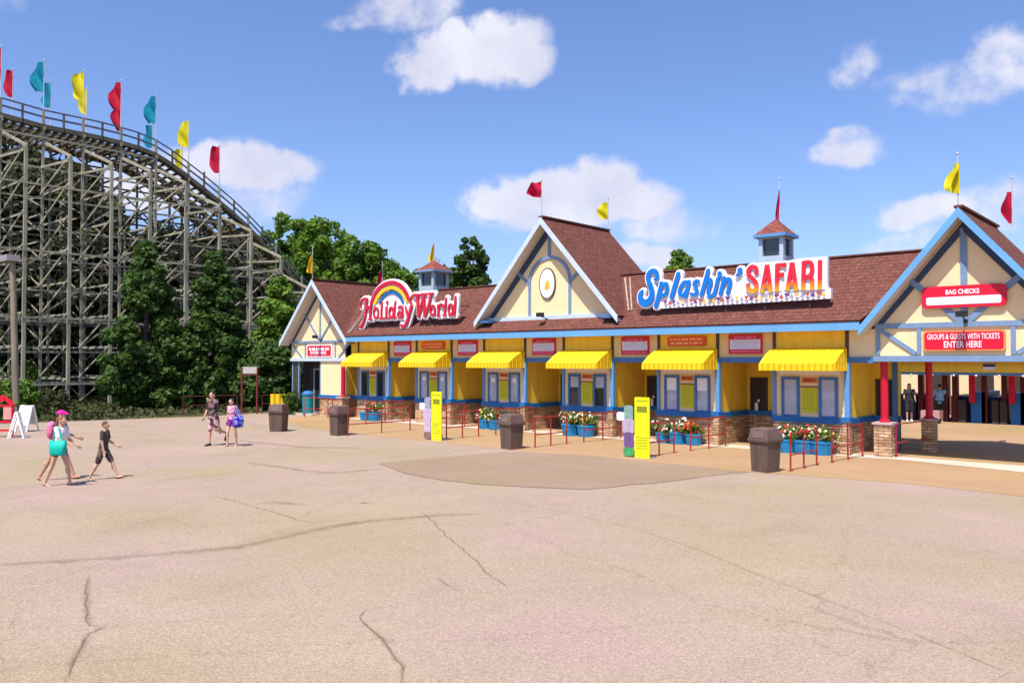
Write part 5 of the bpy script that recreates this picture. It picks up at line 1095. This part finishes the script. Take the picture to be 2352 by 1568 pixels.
p1,i1=person(place(134,1101),HR+.05,1.70,'person in pink cap with dark hair and pink backpack, walking right behind the white shirt',skinr,hairb,dict(rleg=(-.42,.10),lleg=(.42,.05),rarm=(.25,.12,.9),larm=(.3,.12,.9),top='tee',topm=mat('shirt_grey_black',(.05,.045,.06),.8),shortm=blk,shorts=.42,shoem=blk,hair='long',cap=pinkc,pack=packm,slim=.92),'walking visitors')
p2,i2=person(place(135,1114),HR-.06,1.60,'person with ginger ponytail in white shirt carrying a turquoise tote, walking right',skinm,hairg,dict(rleg=(-.28,.12),lleg=(.36,.20),rarm=(.45,.22,.75),larm=(.3,.12,.6),top='tee',topm=white_t,shortm=mat('shorts_navy',(.03,.03,.06),.8),shorts=.28,shoem=blk,hair='tail',slim=.95,sleeve=.75,hem=.16),'walking visitors')
p3,i3=person(place(237,1100),HR+.02,1.44,'boy in dark grey shirt and camouflage shorts walking right',skinm,hairl,dict(rleg=(-.30,.22),lleg=(.50,.12),rarm=(.05,.08,.15),larm=(.15,.10,.9),top='tee',topm=mat('shirt_charcoal',(.065,.055,.052),.85,.1,6),shortm=camo('shorts_camouflage',(.05,.035,.03),(.15,.11,.09)),shorts=.80,loose=1.1,shoem=mat('sandal_brown',(.07,.03,.02),.7),hair='short',slim=.90,hem=.17),'walking visitors')
FW=math.atan2(-.7485,.6631)-math.pi/2
p4,i4=person(place(490,1023),FW-.45,1.80,'man in dark patterned shirt and floral shorts stepping towards the camera',skinm,hairb,dict(rleg=(.12,.05),lleg=(-.15,1.15),rarm=(.1,.12,.35),larm=(.9,.18,1.5),top='tee',topm=camo('shirt_dark_floral',(.035,.022,.03),(.22,.14,.14),7),shortm=camo('shorts_pink_floral',(.09,.05,.05),(.60,.36,.36),6),shorts=.88,loose=1.4,shoe='shoe',shoem=mat('shoe_black',(.02,.015,.015),.6),hair='short',hem=.17,sleeve=.8),'walking visitors')
p5,i5=person(place(533,1024),FW-.35,1.58,'woman in pink tank top and purple shorts carrying a blue bag',skinm,hairb,dict(rleg=(.30,.30),lleg=(-.10,.12),rarm=(-.15,.15,.30),larm=(.05,.32,.45),top='tank',topm=camo('tank_pink',(.55,.16,.32),(.70,.42,.52),10),shortm=mat('shorts_purple',(.18,.03,.30),.8),shorts=.36,shoem=mat('sandal_tan',(.45,.25,.15),.7),hair='bun',slim=.92),'walking visitors')
lb=mat('shirt_light_blue',(.22,.42,.60),.8)
p6,i6=person(G(2159,968),R(10),1.72,'far person in light blue shirt standing by the turnstiles, seen from behind',skinm,hairb,dict(rleg=(.02,.02),lleg=(-.02,.02),rarm=(.5,.2,1.2),larm=(.3,.2,1.4),top='tee',topm=lb,shortm=blk,shorts=.7,shoem=white,hair='short',hem=.22,slim=1.15,near=0))
p7,i7=person(G(2089,967),R(200),1.75,'far person in black clothes and white shoes by the dark column',skinr,hairb,dict(rleg=(.15,.1),lleg=(-.15,.1),rarm=(.3,.15,.9),larm=(.2,.15,.6),top='tee',topm=blk,shortm=blk,shorts=.95,shoem=white,shoe='shoe',hair='long',near=0))
# carried bags: things of their own
def bag(info,ob,side,m,label,w,h,d,drop=.05,name='tote_bag',fwd=0.0):
    M=Matrix.Translation(ob.location)@Matrix.Rotation(ob.rotation_euler.z,4,'Z'); sh_=info['arms'][0 if side>0 else 1][0]; k=info['k']
    t=thing(name,(0,0,0),label,'bag'); b=Body(); c=Vector((side*(.175*k+.12),sh_.y+fwd,sh_.z-h/2-.45*k-drop))
    bm=MB(); X=d/2
    vs=[]
    for j,(z,wf,df) in enumerate(((-h/2,.82,.9),(-h/2+.03,.9,1.1),(0,.97,1.25),(h/2,1.05,.75))):
        for i in range(16): a=2*math.pi*i/16; sx_=math.copysign(abs(math.cos(a))**.6,math.cos(a)); sy_=math.copysign(abs(math.sin(a))**.6,math.sin(a)); vs.append((c.x+sx_*X*df,c.y+sy_*w/2*wf,c.z+z+.02*math.sin(a*3)*(j==3)))
    bm.add(vs,[(j*16+i,j*16+(i+1)%16,(j+1)*16+(i+1)%16,(j+1)*16+i) for j in range(3) for i in range(16)]+[tuple(range(16))[::-1],tuple(range(48,64))]); bm.build('bag_body',m,t,smooth=True)
    bm=MB(); 
    for sx_ in (-.3,.3):
        for e in(-1,1): bm.beam((c.x+X*sx_,c.y+e*w*.28,c.z+h/2-.02),(side*.17*k,sh_.y+e*.03,sh_.z+.05*k),.012,.03)
    bm.build('strap',m,t); t.location=ob.location; t.rotation_euler=ob.rotation_euler; t.scale=ob.scale; return t
bag(i2,p2,1,mat('tote_turquoise',(.0,.42,.32),.6,.1,5),'turquoise tote bag hanging from the shoulder of the white shirted person',.38,.32,.15,-.16,fwd=.12)
bag(i5,p5,-1,camo('bag_blue_print',(.03,.02,.35),(.22,.30,.75),9),'blue patterned bag carried by the woman in pink',.40,.36,.16,-.10)
